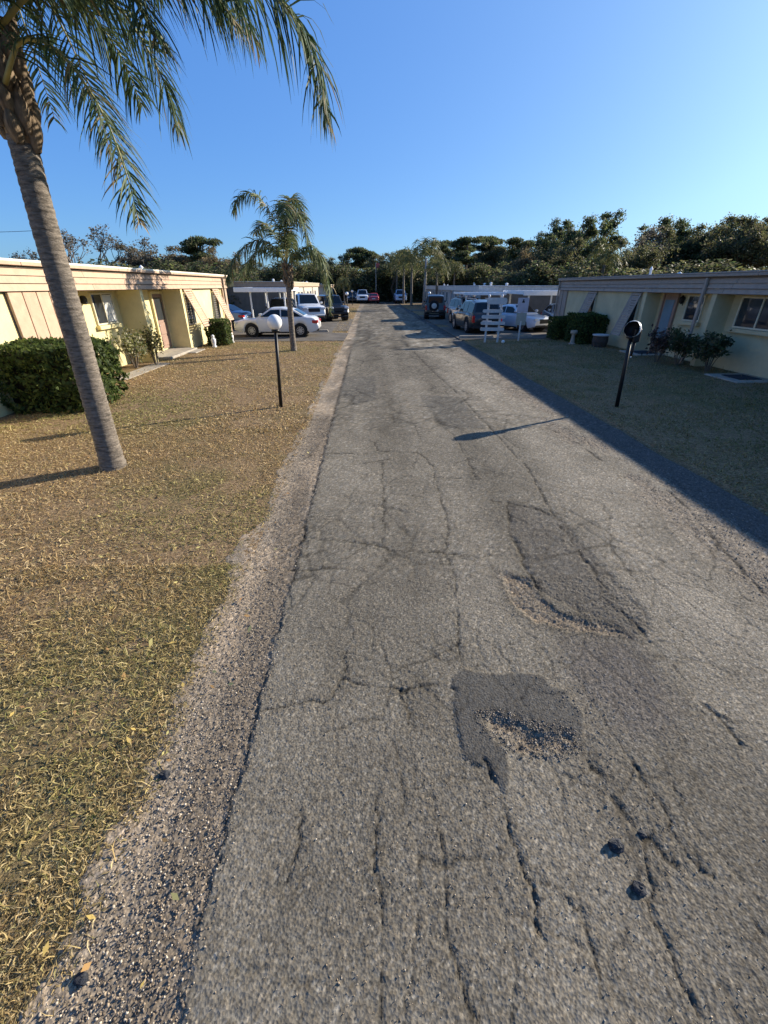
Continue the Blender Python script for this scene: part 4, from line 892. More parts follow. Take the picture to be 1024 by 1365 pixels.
# ------------------------------------------------------------------ trees beyond the houses
def make_tree(kind, seed):
    g = np.random.default_rng(seed); rt = bpy.data.objects.new('tree', None); COL.objects.link(rt); mb = MB(); P = []; H = 10.0
    if kind == 'pine':
        mb.tube([(0,0,-.2),(.15,.1,3),(.1,-.1,6.5),(.25,0,9.2)], [.24,.2,.14,.05], 7)
        for i in range(15):
            z = g.uniform(5.6, 9.6); a = g.uniform(0,6.28); r = g.uniform(.3, 2.4)*(1.15-abs(z-7.8)/4); c = np.array([r*math.cos(a), r*math.sin(a), z])
            mb.tube([(.1,0,z-.7),tuple(c*np.array([.6,.6,1])-np.array([0,0,.3])),tuple(c)], [.06,.04,.015], 5)
            q = g.normal(0,1,(500,3)); q /= np.linalg.norm(q,axis=1)[:,None]; P.append(c+q*np.array([1.05,1.05,.42])*(g.random((500,1))**.6*1.25))
        ls, pal, el = .145, G_DARK, 2.8
    elif kind in ('gum', 'oak', 'brown'):
        gum = kind == 'gum'; th = 5.0 if gum else 3.0; P0 = [(0,0,-.2),(.1,.05,th*.5),(0,.1,th)]+([(.15,0,8.2)] if gum else [])
        mb.tube(P0, [.30,.24,.18]+([.05] if gum else []), 8)
        for i in range(13 if gum else 15):
            a = i*2.4+g.uniform(-.5,.5); z0 = g.uniform(2.2, 7.2) if gum else g.uniform(1.8, 3.2)
            reach = (g.uniform(1.2, 2.7)*(1.15-.06*z0)) if gum else g.uniform(1.0, 3.7); rise = g.uniform(1.2, 2.8) if gum else (g.uniform(.8, 5.6)*(1.25-.2*reach/3.7))
            e = np.array([reach*math.cos(a), reach*math.sin(a), z0+rise]); m = np.array([e[0]*.45, e[1]*.45, z0+rise*.6])+g.normal(0,.15,3); s0 = np.array([0.03,.05,z0])
            mb.tube([tuple(s0), tuple(m), tuple(e)], [.09,.055,.015], 5)
            for k in range(6):                                   # sprays of foliage along the outer part of each limb
                u = g.uniform(.42, 1.08); c = (s0*(1-u)**2+2*m*u*(1-u)+e*u*u) + g.normal(0, .38 if gum else .5, 3); rad = g.uniform(.28,.62) if gum else g.uniform(.4,.85)
                mb.tube([tuple(s0*(1-u)**2+2*m*u*(1-u)+e*u*u), tuple(c)], [.025,.008], 4, False)
                n_ = 140 if gum else 180; q = g.normal(0,1,(n_,3))*np.array([1,1,.7]); P.append(c+q*rad*.62)
        ls, pal, el = (.115, G_DARK, 2.6) if gum else ((.12, G_OAK, 2.2) if kind == 'oak' else (.12, G_BROWN, 2.5))
    elif kind == 'bush':
        for i in range(5): mb.tube([(0,0,-.1),(g.uniform(-1,1),g.uniform(-1,1),3),(g.uniform(-3,3),g.uniform(-2,2),7)], [.2,.12,.04], 5)
        for i in range(26):
            c = np.array([g.uniform(-4.6,4.6), g.uniform(-3,3), g.uniform(.8,8.6)]); c[2] *= 1-.04*c[0]**2*.5
            q = g.normal(0,1,(420,3)); q /= np.linalg.norm(q,axis=1)[:,None]; P.append(c+q*g.uniform(.9,1.6)*(g.random((420,1))**.6*1.35))
        ls, pal, el = .21, G_OAK+G_DARK+[(.10,.085,.05)], 1.9
    else:  # bare
        def br(p, d, ln, r, lv):
            q = p+d*ln; m = p+d*ln*.5+g.normal(0,.05*ln,3); mb.tube([tuple(p),tuple(m),tuple(q)], [r,r*.85,r*.65], 5 if lv < 3 else 3, False)
            if lv >= 4:
                if g.random() < .75: P.append(q+g.normal(0,.22,(14,3)))
                return
            for k in range(3 if lv < 2 else 2+(g.random() < .5)):
                dd = d+g.normal(0,.42,3)+np.array([0,0,.08]); dd /= np.linalg.norm(dd); br(q, dd, ln*g.uniform(.62,.85), r*.62, lv+1)
        br(np.array([0,0,-.2]), np.array([.03,0,1.]), 3.0, .20, 0)
        ls, pal, el = .15, G_GREY, 2.0
    mb.build('trunk', M['bark'], rt); P = np.concatenate(P)
    V, F, C = leaf_quads(P, ls, g, el, pal, (.6,1.35))
    link('crown', fast_mesh('crown', V, F, C), MV['leaf'], rt)
    zmax = P[:,2].max(); rt['h'] = float(zmax)
    return rt
TREES = [("bare", -32.5, 54.8, 8.4), ("bare", -28.7, 53.2, 8.1), ("bare", -27.8, 56.8, 7.5), ("bare", -35.2, 53.9, 6.1), ("bare", -37.7, 52.8, 5.6), ("brown", -25.5, 56.8, 6.7), ("brown", -26.1, 63.0, 6.9), ("brown", -23.1, 61.6, 6.9), ("brown", -20.6, 61.2, 6.9), ("brown", -16.5, 54.7, 6.2), ("pine", -19.1, 58.4, 7.5), ("bare", -26.1, 55.3, 6.2), ("oak", -23.5, 96.5, 7.3), ("oak", -19.9, 94.8, 6.6), ("oak", -12.6, 97.6, 8.0), ("oak", -10.6, 116.1, 9.1), ("oak", -6.0, 113.6, 9.1), ("pine", -2.4, 113.0, 10.3), ("pine", 0.3, 112.8, 9.5), ("oak", 2.5, 97.0, 8.0), ("oak", 4.9, 100.1, 8.4), ("pine", 8.2, 108.3, 9.5), ("oak", 11.1, 111.0, 9.1), ("pine", 17.4, 114.2, 11.7), ("oak", 20.3, 114.9, 10.8), ("pine", 19.2, 94.3, 10.7), ("pine", 25.9, 107.8, 12.0), ("pine", 28.3, 109.5, 11.6), ("oak", 29.1, 105.2, 11.4), ("pine", 29.7, 96.6, 10.8), ("brown", 23.8, 104.3, 8.8), ("brown", 16.2, 94.3, 7.2), ("gum", 24.3, 70.7, 9.5), ("gum", 26.3, 69.3, 11.0), ("gum", 25.1, 63.0, 9.2), ("gum", 25.2, 58.0, 9.9), ("gum", 33.3, 70.2, 11.6), ("bare", 32.4, 63.4, 9.3), ("bare", 37.7, 69.6, 10.5), ("gum", 40.5, 69.0, 11.2), ("oak", 38.7, 62.2, 9.3), ("gum", 39.8, 60.3, 9.8), ("oak", 44.5, 64.0, 10.6), ("oak", 44.6, 60.6, 9.9), ("oak", 42.8, 55.2, 9.6), ("oak", 47.2, 58.1, 10.3), ("oak", 59.1, 68.3, 11.4), ("oak", 28.0, 52.9, 7.3), ("oak", 22.1, 52.9, 7.1), ("brown", 21.1, 64.5, 7.3), ("bush", -39.9, 47.7, 4.5), ("bush", -36.9, 48.1, 4.2), ("bush", -34.2, 48.5, 4.8), ("bush", -30.3, 47.7, 4.6), ("bush", -26.9, 47.9, 4.5), ("bush", -22.6, 46.6, 4.8), ("bush", -21.3, 50.6, 4.6), ("bush", -17.2, 48.0, 4.8), ("bush", -13.5, 46.3, 4.4), ("bush", -19.7, 91.6, 6.1), ("bush", -13.8, 84.1, 6.4), ("bush", -10.1, 90.2, 6.5), ("bush", -5.5, 89.0, 5.9), ("bush", -1.8, 85.5, 6.2), ("bush", 1.6, 87.1, 5.7), ("bush", 5.0, 84.1, 6.7), ("bush", 8.9, 90.3, 6.6), ("bush", 11.8, 84.8, 5.5), ("bush", 15.6, 85.7, 6.7), ("bush", 18.7, 85.3, 5.9), ("bush", 21.8, 84.3, 6.1), ("bush", 27.5, 92.0, 7.0), ("bush", 17.2, 50.2, 4.7), ("bush", 20.2, 47.8, 4.7), ("bush", 21.6, 44.3, 4.5), ("bush", 28.2, 51.1, 4.4), ("bush", 27.4, 44.3, 4.6), ("bush", 31.2, 45.7, 4.6), ("bush", 34.3, 45.1, 4.7), ("bush", 40.6, 48.5, 4.2)]
LAB = dict(pine=('pine_tree','tall flat-topped dark pine rising'), gum=('tall_tree','tall open dark tree with gaps in its crown'),
  oak=('oak_tree','round olive-green broadleaf tree'), brown=('brown_tree','brownish dry-leaved tree'),
  bush=('bushy_tree','low bushy tree of the dark undergrowth'), bare=('bare_tree','grey thin-leaved tree with bare branches'))
proto = {k: [make_tree(k, 100+i*7+len(k)) for i in range(3 if k in ('oak','pine','gum','bare') else 2)] for k in LAB}
used = set(); rr_ = random.Random(9)
for k, x, y, h in TREES:
    pr = rr_.choice(proto[k]); o = pr if id(pr) not in used else copy_tree(pr)
    used.add(id(pr))
    s = h/pr['h']; wsc = rr_.uniform(.9, 1.15)
    if k == 'bush': wsc *= 1.9*min(1.6, 5/h*1.0)
    if k in ('oak','brown'): wsc *= 1.12
    o.location = (x, y, 0); o.rotation_euler.z = rr_.uniform(0, 6.28); o.scale = (s*wsc, s*wsc, s)
    reg = 'behind the yellow house roof' if x < -14 else ('at the far end of the road' if x < 9 else ('behind the grey house with the white roof edge' if y > 75 else 'behind the mauve trimmed house roof'))
    o.name = LAB[k][0]; o['label'] = LAB[k][1]+' '+reg; o['category'] = 'tree'; o['group'] = LAB[k][0].replace('_', ' ')+'s beyond the houses'
for k in proto:
    for p in proto[k]:
        if p.get('label') is None:
            for c in list(p.children): bpy.data.objects.remove(c)
            bpy.data.objects.remove(p)
# ------------------------------------------------------------------ lamp posts
def post_lamp(x, y, label, lean=(0,0), h=1.66, gr=.155, detail=True):
    t = thing('lamp_post', (x, y, 0), 0, label=label, category='lamp post')
    lx, ly = lean; n = 14 if detail else 8
    MB().tube([(0,0,-.05),(lx*.5,ly*.5,h*.5),(lx,ly,h)], [.042,.036,.034], n).build('pole', M['black'], t, smooth=True)
    MB().lathe([(.03,0),(.085,.02),(.09,.05),(.07,.075)], n, (lx,ly,h-.05)).build('collar', M['black'], t, smooth=True)
    prof = [(gr*math.sin(a), gr-gr*math.cos(a)) for a in np.linspace(.35, math.pi-.01, 14)]
    MB().lathe(prof, 24 if detail else 12, (lx,ly,h)).build('globe', M['globe'], t, smooth=True)
    return t
post_lamp(-2.06, 9.94, 'black lamp post with a white globe on the dry left lawn', (.07,0))
post_lamp(-2.05, 47, 'small far lamp post with white globe on the left verge', (0,0), detail=False)
post_lamp(-2.2, 68, 'farthest lamp post with white globe near the white pickup', (0,0), detail=False)
post_lamp(6.5, 50, 'far lamp post with white globe beside the grey pole', (0,0), detail=False)
# broken lamp on the right lawn: globe shell with its street side missing
LR = thing('broken_lamp_post', (5.76, 9.68, .0), 0, label='black lamp post with a broken open globe on the shaded right lawn', category='lamp post')
hx = -.09
MB().tube([(0,0,-.05),(hx*.5,0,.8),(hx,0,1.52)], [.045,.040,.036], 14).build('pole', M['black'], LR, smooth=True)
MB().lathe([(.03,0),(.085,.02),(.09,.05),(.07,.075)], 14, (hx,0,1.48)).build('collar', M['black'], LR, smooth=True)
def shell(r0, flip, z0=-.82):
    mb = MB(); nu, nv = 36, 22; idx = {}
    hole = Vector((-.62,-.74,.10)).normalized()
    for j in range(nv+1):
        for i in range(nu):
            a = 2*math.pi*i/nu; e = -1.05+(math.pi/2+1.05)*j/nv; idx[i,j] = len(mb.v); mb.v.append((hx+r0*math.cos(e)*math.cos(a), r0*math.cos(e)*math.sin(a), 1.68+r0*math.sin(e)))
    for j in range(nv):
        for i in range(nu):
            q = [idx[i,j], idx[(i+1)%nu,j], idx[(i+1)%nu,j+1], idx[i,j+1]]
            c = sum((Vector(mb.v[k]) for k in q), Vector())/4-Vector((hx,0,1.68)); ang = c.normalized().angle(hole)
            if ang < 1.22+.08*math.sin(i*2.1)+.05*math.sin(j*3.3): continue
            mb.f.append(tuple(q[::-1] if flip else q))
    return mb
shell(.168, False).build('globe', M['globe'], LR, smooth=True)
shell(.161, True).build('globe_inside', M['smoke'], LR, smooth=True)
sk = MB().rbox(hx+.02, hx+.175, -.09, .05, 1.42, 1.70, .02).build('socket', M['black'], LR)
MB().tube([(hx+.10,-.02,1.50),(hx+.09,-.04,1.25),(hx+.085,-.05,1.14)], [.036,.03,.02], 8).build('hanging_arm', M['black'], LR, smooth=True)
MB().lathe([(.004,-.02),(.016,-.01),(.016,.01),(.004,.02)], 8, (hx+.085,-.05,1.12)).build('arm_tip', M['white'], LR)

# ------------------------------------------------------------------ signs, poles, small garden things
SG = thing('plank_sign', (6.1, 22.4, 0), R(-6), label='rack of white name planks on two posts in front of the black car', category='sign')
for x in (-.31, .30):
    p = MB().rbox(x-.045, x+.045, -.045, .045, -.05, 2.02, .008).build('post', M['dirtywhite'], SG)
    MB().lathe([(.03,0),(.055,.03),(.06,.07),(.03,.11),(.005,.13)], 10, (x,0,2.02)).build('finial', M['white'], p, smooth=True)
for i, (z, x0, x1, hh) in enumerate([(1.72,-.28,.46,.28),(1.36,-.5,.36,.14),(1.10,-.52,.5,.15),(.82,-.54,.52,.15),(.55,-.54,.5,.15)]):
    pl = []
    for k in range(7): a = math.pi/2+math.pi*k/6; pl.append((x0+hh/2*math.cos(a), z+hh/2+hh/2*math.sin(a)))
    for k in range(7): a = -math.pi/2+math.pi*k/6; pl.append((x1+hh/2*math.cos(a)*.6, z+hh/2+hh/2*math.sin(a)))
    MB().prism(pl[::-1], -.085, -.05).build('plank', M['dirtywhite'], SG)
S2 = thing('notice_board', (7.62, 22.9, 0), R(-14), label='narrow upright notice board with lilac top panel before the white car', category='sign')
MB().rbox(-.035,.035,-.03,.03,-.05,.95,.006).build('post', M['dirtywhite'], S2)
MB().rbox(-.26,.26,-.02,.02,1.34,1.98,.008).build('top_panel', M['signl'], S2); MB().rbox(-.24,.24,-.02,.02,.76,1.32,.008).build('lower_panel', M['signg'], S2)
MB().prism([(-.03,1.92),(.03,1.92),(.03,1.84),(.06,1.84),(.06,1.77),(-.06,1.77),(-.06,1.84),(-.03,1.84)][::-1], -.03, -.021).build('symbol', M['trim'], S2)
def bar_stop(x, y, l, rz, label):
    mb = MB(); mb.prism([(-l/2,0),(l/2,0),(l/2-.06,.13),(-l/2+.06,.13)][::-1], -.08, .08); o = mb.build('wheel_stop', M['concrete'], label=label, category='wheel stop'); o.location = (x, y, .035); o.rotation_euler.z = rz
bar_stop(5.75, 24.2, 1.9, R(3), 'pale concrete wheel stop behind the plank sign, nearest the black car')
bar_stop(8.1, 24.9, 1.8, R(-3), 'pale concrete wheel stop behind the narrow notice board')
bar_stop(-3.0, 27.9, 1.2, R(0), 'low concrete kerb piece on the strip behind the white sedan')
o = MB().lathe([(.02,0),(.07,.03),(.085,.08),(.06,.14),(.01,.16)], 14).build('white_ball', M['white'], smooth=True, label='small white garden ball on the grass below the plank sign', category='ornament'); o.location = (6.55, 21.9, .02)
PD = thing('pedestal', (9.45, 20.75, .08), 0, label='small stone pedestal standing before the dark hedge blocks', category='ornament')
MB().lathe([(.16,0),(.16,.05),(.10,.09),(.08,.30),(.075,.42),(.10,.46)], 14).build('column', M['concrete'], PD, smooth=False); MB().lathe([(.10,.46),(.15,.50),(.155,.58),(.13,.62),(.11,.58)], 14).build('bowl', M['concrete'], PD)
BR = thing('barrel_planter', (10.15, 19.6, .1), 0, label='dark wooden barrel with a pale rim beneath the mauve shutter', category='planter')
for i in range(16):
    a = 2*math.pi*i/16; mb = MB(); ca, sa = math.cos(a), math.sin(a); v = []
    for z, r in ((0,.27),(.25,.325),(.5,.30)):
        w = r*math.tan(math.pi/16)*.94; v += [(r*ca-w*sa, r*sa+w*ca, z),(r*ca+w*sa, r*sa-w*ca, z)]
    mb.add(v+[(x*.9,y*.9,z) for x,y,z in v], [(0,1,3,2),(2,3,5,4),(4,5,11,10),(0,2,8,6),(2,4,10,8),(1,7,9,3),(3,9,11,5)]); mb.build('stave', M['wood'], BR)
MB().lathe([(.28,.48),(.35,.49),(.355,.53),(.29,.54)], 20).build('rim', M['dirtywhite'], BR)
for (x, y, hh, lab) in ((-7.05, 20.95, .55, 'small white garden figure left of the square-cut hedge'), (-6.75, 22.75, .5, 'small white garden figure right of the square-cut hedge')):
    t = thing('garden_figure', (x, y, 0), 0, label=lab, category='ornament')
    MB().lathe([(.10,0),(.11,.05),(.07,.10),(.10,.22),(.11,.34),(.07,hh*.76)], 12).build('body', M['white'], t, smooth=True); MB().lathe([(.03,hh*.74),(.07,hh*.82),(.07,hh*.92),(.02,hh)], 12).build('head', M['white'], t, smooth=True)
UP = thing('utility_pole', (6.85, 57, 0), 0, label='plain grey pole at the road edge before the far palms', category='pole')
MB().tube([(0,0,-.1),(0,0,3),(.03,0,5.3)], [.13,.115,.10], 12).build('shaft', M['pinkpost'], UP, smooth=True); MB().rbox(-.10,.16,-.12,.12,5.3,5.36,.01).build('cap', M['pinkpost'], UP)
FL = thing('flagpole', (1.45, 82, 0), 0, label='thin pale pole topped by a small red flag at the road end', category='pole')
MB().tube([(0,0,0),(0,0,5.9)], [.09,.06], 8).build('shaft', M['pinkpost'], FL)
mb = MB(); nx = 8; mb.add([(i*.09, .05*math.sin(i*.9), z) for z in (5.1,5.85) for i in range(nx)]+[(i*.09, .05*math.sin(i*.9)+.012, z) for z in (5.1,5.85) for i in range(nx)], [(i,i+1,nx+i+1,nx+i) for i in range(nx-1)]+[(2*nx+i,3*nx+i,3*nx+i+1,2*nx+i+1) for i in range(nx-1)]); mb.build('flag', M['flagr'], FL)
LP = thing('leaning_pole', (-22, 40, 0), 0, label='thin pole leaning behind the yellow house roof', category='pole')
MB().tube([(0,0,0),(-1.2,0,3.2),(-2.6,0,6.4)], [.09,.08,.06], 8).build('shaft', M['bark'], LP); MB().tube([(-2.3,0,6.2),(-2.9,0,6.3)], .04, 6).build('crossarm', M['bark'], LP)
CB = MB(); pts = [(-24.6+t*-30, 40-t*4, 6.3-3.2*t*(1-t)+t*1.2) for t in np.linspace(0,1,14)]; CB.tube(pts, .016, 5); CB.build('overhead_cable', M['trim'], label='thin dark overhead cable running from the leaning pole', category='cable')

# ------------------------------------------------------------------ cars
def paint(name, c, metal=.15): return mat(name, c, .32, .03, 3, metal=metal, spec=.5, coat=.8)
PW, PWD, PBK, PBL, PDB, PRD, PGR = paint('white_car_paint',(.72,.71,.68),0), paint('pearl_car_paint',(.62,.64,.68),0), paint('black_car_paint',(.015,.015,.017)), paint('blue_car_paint',(.08,.17,.34)), paint('navy_car_paint',(.02,.03,.06)), paint('red_car_paint',(.35,.02,.02)), paint('grey_car_paint',(.22,.23,.25))
PR = dict(
 sedan=dict(L=4.55,W=1.77,wb=2.62,r=.315,sill=.22,top=[(-2.27,.62),(-2.2,.84),(-2.0,.98),(-1.55,1.02),(-.9,.98),(.5,.95),(.95,.93),(1.7,.86),(2.12,.79),(2.27,.64)],gh=[(-1.60,1.0),(-.95,1.36),(-.35,1.44),(.25,1.42),(1.02,.95)],split=[-.28],dx=0),
 suv=dict(L=4.6,W=1.85,wb=2.68,r=.36,sill=.30,top=[(-2.3,.75),(-2.26,1.0),(-2.1,1.08),(-.9,1.08),(.6,1.06),(.95,1.05),(1.8,.98),(2.15,.88),(2.3,.62)],gh=[(-2.18,1.08),(-1.98,1.62),(-1.2,1.74),(.10,1.70),(.95,1.07)],split=[-.95,-.1],dx=0),
 jeep=dict(L=4.0,W=1.75,wb=2.42,r=.40,sill=.42,top=[(-1.95,.70),(-1.93,1.10),(-1.8,1.14),(.4,1.14),(.65,1.13),(1.6,1.08),(1.82,1.05),(1.98,.65)],gh=[(-1.90,1.14),(-1.86,1.72),(-1.5,1.80),(.30,1.80),(.62,1.14)],split=[-.9,-.15],dx=0),
 pickup=dict(L=5.4,W=1.95,wb=3.4,r=.40,sill=.38,top=[(-2.7,.75),(-2.66,1.18),(-2.5,1.22),(-.75,1.22),(-.6,1.16),(.9,1.16),(1.1,1.18),(2.3,1.14),(2.6,1.05),(2.7,.60)],gh=[(-.70,1.20),(-.60,1.80),(-.3,1.92),(.55,1.90),(1.25,1.16)],split=[-.05],dx=0))
def interp(pts, x): return float(np.interp(x, [p[0] for p in pts], [p[1] for p in pts]))
def make_car(kind, pm, label, loc, heading, spare=False, trimrail=False, name=None, cat=None):
    """heading: direction of travel in degrees clockwise from +y. local +x is forward."""
    q = PR[kind]; L, W, r, wb = q['L'], q['W'], q['r'], q['wb']
    t = thing(name or {'sedan':'sedan_car','suv':'sport_utility_car','jeep':'jeep_car','pickup':'pickup_truck'}[kind], (*loc, .035), R(90-heading), label=label, category=cat or ('pickup' if kind == 'pickup' else 'car'))
    xf, xr = wb/2+.02, -wb/2+.02; ra = r+.065
    xsn = sorted(set([round(v,3) for v in list(np.linspace(-L/2, L/2, 38))+[x+ra*math.cos(a) for x in (xf,xr) for a in np.linspace(0,math.pi,13)]+[-L/2+.03,L/2-.03]]))
    def bot(x):
        z = q['sill'] + .10*sstep(L/2-.5, L/2, abs(np.float64(x)))
        for xw in (xf, xr):
            if abs(x-xw) < ra: z = max(z, r+math.sqrt(max(0,ra*ra-(x-xw)**2)))
        return float(z)
    rows = []
    for x in xsn:
        u = abs(x)/(L/2); w = W/2*(1-.02*u**2-.14*u**9); T = interp(q['top'], x); B = min(bot(x), T-.03)
        T = max(T, B+.03); hh = T-B
        rows.append([(x,-w*.93,B),(x,-w*.985,B+hh*.18),(x,-w,B+hh*.45),(x,-w*.985,B+hh*.72),(x,-w*.945,B+hh*.93),(x,-w*.86,T),(x,-w*.4,T+.012),(x,w*.4,T+.012),(x,w*.86,T),(x,w*.945,B+hh*.93),(x,w*.985,B+hh*.72),(x,w,B+hh*.45),(x,w*.985,B+hh*.18),(x,w*.93,B)])
    mb = MB(); n = 14; mb.v = [p for row in rows for p in row]
    for i in range(len(rows)-1):
        for k in range(n): k2 = (k+1) % n; mb.f.append((i*n+k, (i+1)*n+k, (i+1)*n+k2, i*n+k2))
    mb.f += [tuple(range(n)), tuple((len(rows)-1)*n+k for k in range(n-1,-1,-1))]
    body = mb.build('body', pm, t, smooth=True)
    try: body.data.set_sharp_from_angle(angle=R(38))
    except Exception: pass
    # greenhouse
    gp = q['gh']; zb, zr = min(p[1] for p in gp), max(p[1] for p in gp); wb0, wt0 = W/2*.885, W/2*.70
    hw = lambda z: wb0+(wt0-wb0)*max(0,(z-zb))/(zr-zb)
    cab = MB(); xs_ = np.linspace(gp[0][0], gp[-1][0], 26); rws = []
    zb2 = zb-.06
    for x in xs_:
        z = interp(gp, x); w = hw(z); rws.append([(x,-hw(zb2),zb2),(x,-hw(zb2+(z-zb2)*.9),zb2+(z-zb2)*.93),(x,-w*.88,z+.004),(x,-w*.4,z+.025),(x,w*.4,z+.025),(x,w*.88,z+.004),(x,hw(zb2+(z-zb2)*.9),zb2+(z-zb2)*.93),(x,hw(zb2),zb2)])
    m = 8; cab.v = [p for row in rws for p in row]
    for i in range(len(rws)-1):
        for k in range(m-1): cab.f.append((i*m+k,(i+1)*m+k,(i+1)*m+k+1,i*m+k+1))
    cab.f += [tuple(range(m)), tuple((len(rws)-1)*m+k for k in range(m-1,-1,-1))]
    cb = cab.build('cabin', pm, t, smooth=True)
    try: cb.data.set_sharp_from_angle(angle=R(35))
    except Exception: pass
    # side windows: strips that follow the roof line, split at the pillars
    zlo = zb+.05; edges = [gp[0][0]+.12]+sorted(q['split'])+[gp[-1][0]-.20]
    for sgn in (-1, 1):
        for a, b in zip(edges[:-1], edges[1:]):
            a2, b2 = a+.035, b-.035; tp = []; bt = []
            for x in np.linspace(a2, b2, 9):
                zt = interp(gp, x)-.10
                if zt < zlo+.02: zt = zlo+.02
                tp.append((x, sgn*(hw(zt)*.995+.012), zt)); bt.append((x, sgn*(hw(zlo)+.012), zlo))
            v = bt+tp; f = [(i,i+1,10+i,9+i) if sgn < 0 else (9+i,10+i,i+1,i) for i in range(8)]; MB().add(v, f).build('side_window', M['cglass'], cb)
    def pane(name, p, o, ins=.08):
        (x0,z0),(x1,z1) = p; e = o; a, b = .12, .90; 
        xa, za = x0+(x1-x0)*a, z0+(z1-z0)*a; xb, zb_ = x0+(x1-x0)*b, z0+(z1-z0)*b
        nx, nz = (z1-z0), -(x1-x0); l = math.hypot(nx,nz); nx, nz = nx/l*e, nz/l*e
        if nz < 0: nx, nz = -nx, -nz
        nx, nz = nx*.012, nz*.012+.024
        v = [(xa+nx,-hw(za)*.86,za+nz*.8),(xa+nx,hw(za)*.86,za+nz*.8),(xb+nx,hw(zb_)*.84,zb_+nz),(xb+nx,-hw(zb_)*.84,zb_+nz)]
        f = [(0,1,2,3)] if e > 0 else [(3,2,1,0)]; return MB().add(v, f).build(name, M['cglass'], cb)
    pane('windscreen', (gp[-1], gp[-2]), 1.0); pane('rear_window', (gp[0], gp[1]), -1.0) if kind != 'jeep' else MB().box(gp[0][0]-.035, gp[0][0]-.002, -W*.33, W*.33, zb+.08, zr-.14).build('rear_window', M['cglass'], cb)
    # wheels
    for xw in (xf, xr):
        for sgn in (-1, 1):
            y0 = sgn*(W/2-.11); d = sgn
            ty = MB().lathe([(r*.62,-.10),(r*.92,-.105),(r,-.06),(r,.06),(r*.92,.105),(r*.62,.10)], 28, (xw,y0,r), 'y').build('wheel', M['rubber'], t, smooth=False)
            rim = MB(); yo = y0+d*.085
            for k in range(9):
                a = 2*math.pi*k/9; ca, sa = math.cos(a), math.sin(a); w = .035
                p = [(xw+ca*.05-sa*w*.8, r+sa*.05+ca*w*.8),(xw+ca*r*.60-sa*w*.55, r+sa*r*.60+ca*w*.55),(xw+ca*r*.60+sa*w*.55, r+sa*r*.60-ca*w*.55),(xw+ca*.05+sa*w*.8, r+sa*.05-ca*w*.8)]
                rim.prism(p[::-1], min(yo,yo+d*.02), max(yo,yo+d*.02))
            rim.lathe([(r*.64,-.02),(r*.64,.02),(r*.56,.02),(r*.56,-.02)], 24, (xw,yo,r), 'y'); rim.lathe([(.06,-.02),(.06,.028),(.02,.03)], 12, (xw,yo,r), 'y')
            rim.build('rim', M['alloy'], ty)
            MB().lathe([(r*.60,-.01),(r*.60,.01)], 20, (xw,y0+d*.03,r), 'y').build('brake_disc', M['trim'], ty)
            arch = MB(); arch.lathe([(ra*.98,-.17),(ra*.98,.17)], 24, (xw,sgn*(W/2-.22),r+.01), 'y'); arch.build('wheel_well', M['trim'], t)
    # lamps, grille, bumpers, plates, mirrors, handles
    zt = interp(q['top'], L/2-.20)
    for sgn in (-1, 1):
        wl2 = W/2
        MB().rbox(L/2-.32, L/2-.03, sgn*(wl2*.52), sgn*(wl2*.90), zt-.17, zt-.02, .03).build('headlight', M['headlight'], t)
        zc = interp(q['top'], -L/2+.12)
        if kind in ('sedan',): MB().rbox(-L/2+.01, -L/2+.34, sgn*(wl2*.60), sgn*(wl2*.955), zc-.20, zc-.04, .03).build('tail_light', M['redlight'], t)
        else: MB().rbox(-L/2-.015, -L/2+.12, sgn*(wl2*.78), sgn*(wl2*.95), zc-.42, zc-.06, .02).build('tail_light', M['redlight'], t)
        mz = zb+.08; xm = gp[-1][0]-.28
        MB().rbox(xm-.07, xm+.09, sgn*(W/2*.93), sgn*(W/2*1.11), mz, mz+.14, .03).build('mirror', pm, t)
        for xx in ([-.75,.25] if kind != 'pickup' else [.05]): MB().rbox(xx-.10, xx+.08, sgn*(W/2*.985), sgn*(W/2*1.012), .80 if kind == 'sedan' else .92, .83 if kind == 'sedan' else .95, .008).build('door_handle', pm, body)
        MB().box(-wb/2+ra+.05, wb/2-ra-.05, sgn*W/2*.90, sgn*(W/2*.945), q['sill']-.04, q['sill']+.05).build('sill_trim', M['trim'], t)
    gz0 = zt-.20; MB().rbox(L/2-.10, L/2+.012, -W*.22, W*.22, gz0-.13, gz0+.12, .02).build('grille', M['trim'], t)
    MB().rbox(L/2-.2, L/2+.02, -W*.40, W*.40, .30, .40, .02).build('front_air_intake', M['trim'], t)
    MB().rbox(-L/2-.02, -L/2+.25, -W*.42, W*.42, .30, .42, .02).build('rear_bumper_trim', M['trim'], t)
    MB().box(-L/2-.026, -L/2-.0, -.26, .26, .60, .73).build('number_plate', M['plate'], t)
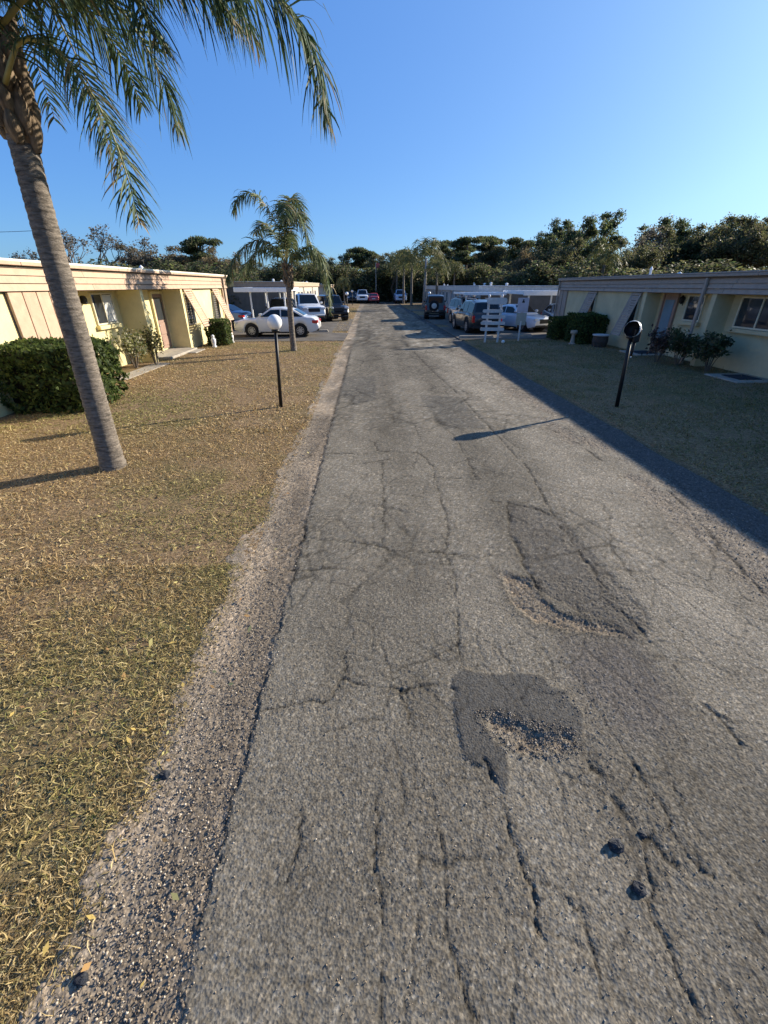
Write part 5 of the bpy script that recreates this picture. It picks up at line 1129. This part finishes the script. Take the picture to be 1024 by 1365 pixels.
    if spare:
        s = MB().lathe([(r*.55,-.11),(r*.95,-.11),(r*1.0,-.05),(r*1.0,.05),(r*.95,.11),(r*.55,.11)], 24, (0,0,0), 'y').build('spare_wheel', M['rubber'], t); s.rotation_euler.z = R(90); s.location = (-L/2-.12, .12, 1.02)
        h = MB().lathe([(r*.52,-.10),(r*.52,.115),(.05,.12)], 16, (0,0,0), 'y').build('rim', M['alloy'], s)
        for sgn in (-1,1):
            for xw in (xf, xr): MB().rbox(xw-ra-.1, xw+ra+.1, sgn*W/2*.93, sgn*(W/2+.12), r+ra-.02, r+ra+.05, .02).build('wheel_flare', M['trim'], t)
    if trimrail:
        for sgn in (-1,1): MB().tube([(gp[1][0]+.1,sgn*wt0*.86,zr+.02),(gp[1][0]+.3,sgn*wt0*.86,zr+.07),(gp[-2][0]-.1,sgn*wt0*.86,zr+.06)], .018, 6).build('roof_rail', M['alloy'], t)
    return t
make_car('sedan', PW, 'white sedan parked side-on across the left apron beside the palm', (-4.98, 26.0), -90)
make_car('suv', PDB, 'dark navy van behind the white sedan under the carport', (-5.8, 32.0), 176)
make_car('sedan', PBL, 'blue car partly hidden behind the corner of the yellow house', (-10.0, 31.2), -78)
make_car('pickup', PW, 'white pickup facing the road beyond the left carport', (-4.9, 37.6), 160)
make_car('jeep', PBK, 'black boxy off-roader behind hanging palm fronds on the left apron', (-2.95, 38.4), 158)
make_car('sedan', PWD, 'white sedan with its bonnet toward the right hedge under the carport', (9.4, 29.2), 152)
make_car('suv', PBK, 'black sport utility car seen from behind at the plank sign', (6.55, 28.4), -5, trimrail=True)
make_car('suv', PGR, 'dark grey sport utility car with pale roof beside the black off-roader', (7.25, 33.6), 172)
make_car('jeep', PBK, 'black off-roader with a spare wheel on its rear door', (5.75, 40.4), 6, spare=True)
make_car('pickup', PW, 'far white pickup coming up the road', (-.85, 78), 180)
make_car('sedan', PRD, 'far red car driving away beside the white pickup', (.95, 77.5), 0)
make_car('pickup', paint('pale_blue_paint',(.38,.48,.60)), 'far pale blue pickup parked under the palm row', (5.3, 77.5), 180)
make_car('sedan', PBL, 'blue car half hidden behind the carport post next to the mauve house', (12.6, 30.2), 190)
make_car('suv', PBK, 'dark car parked in the lane beyond the left verge', (-2.6, 80), 178)
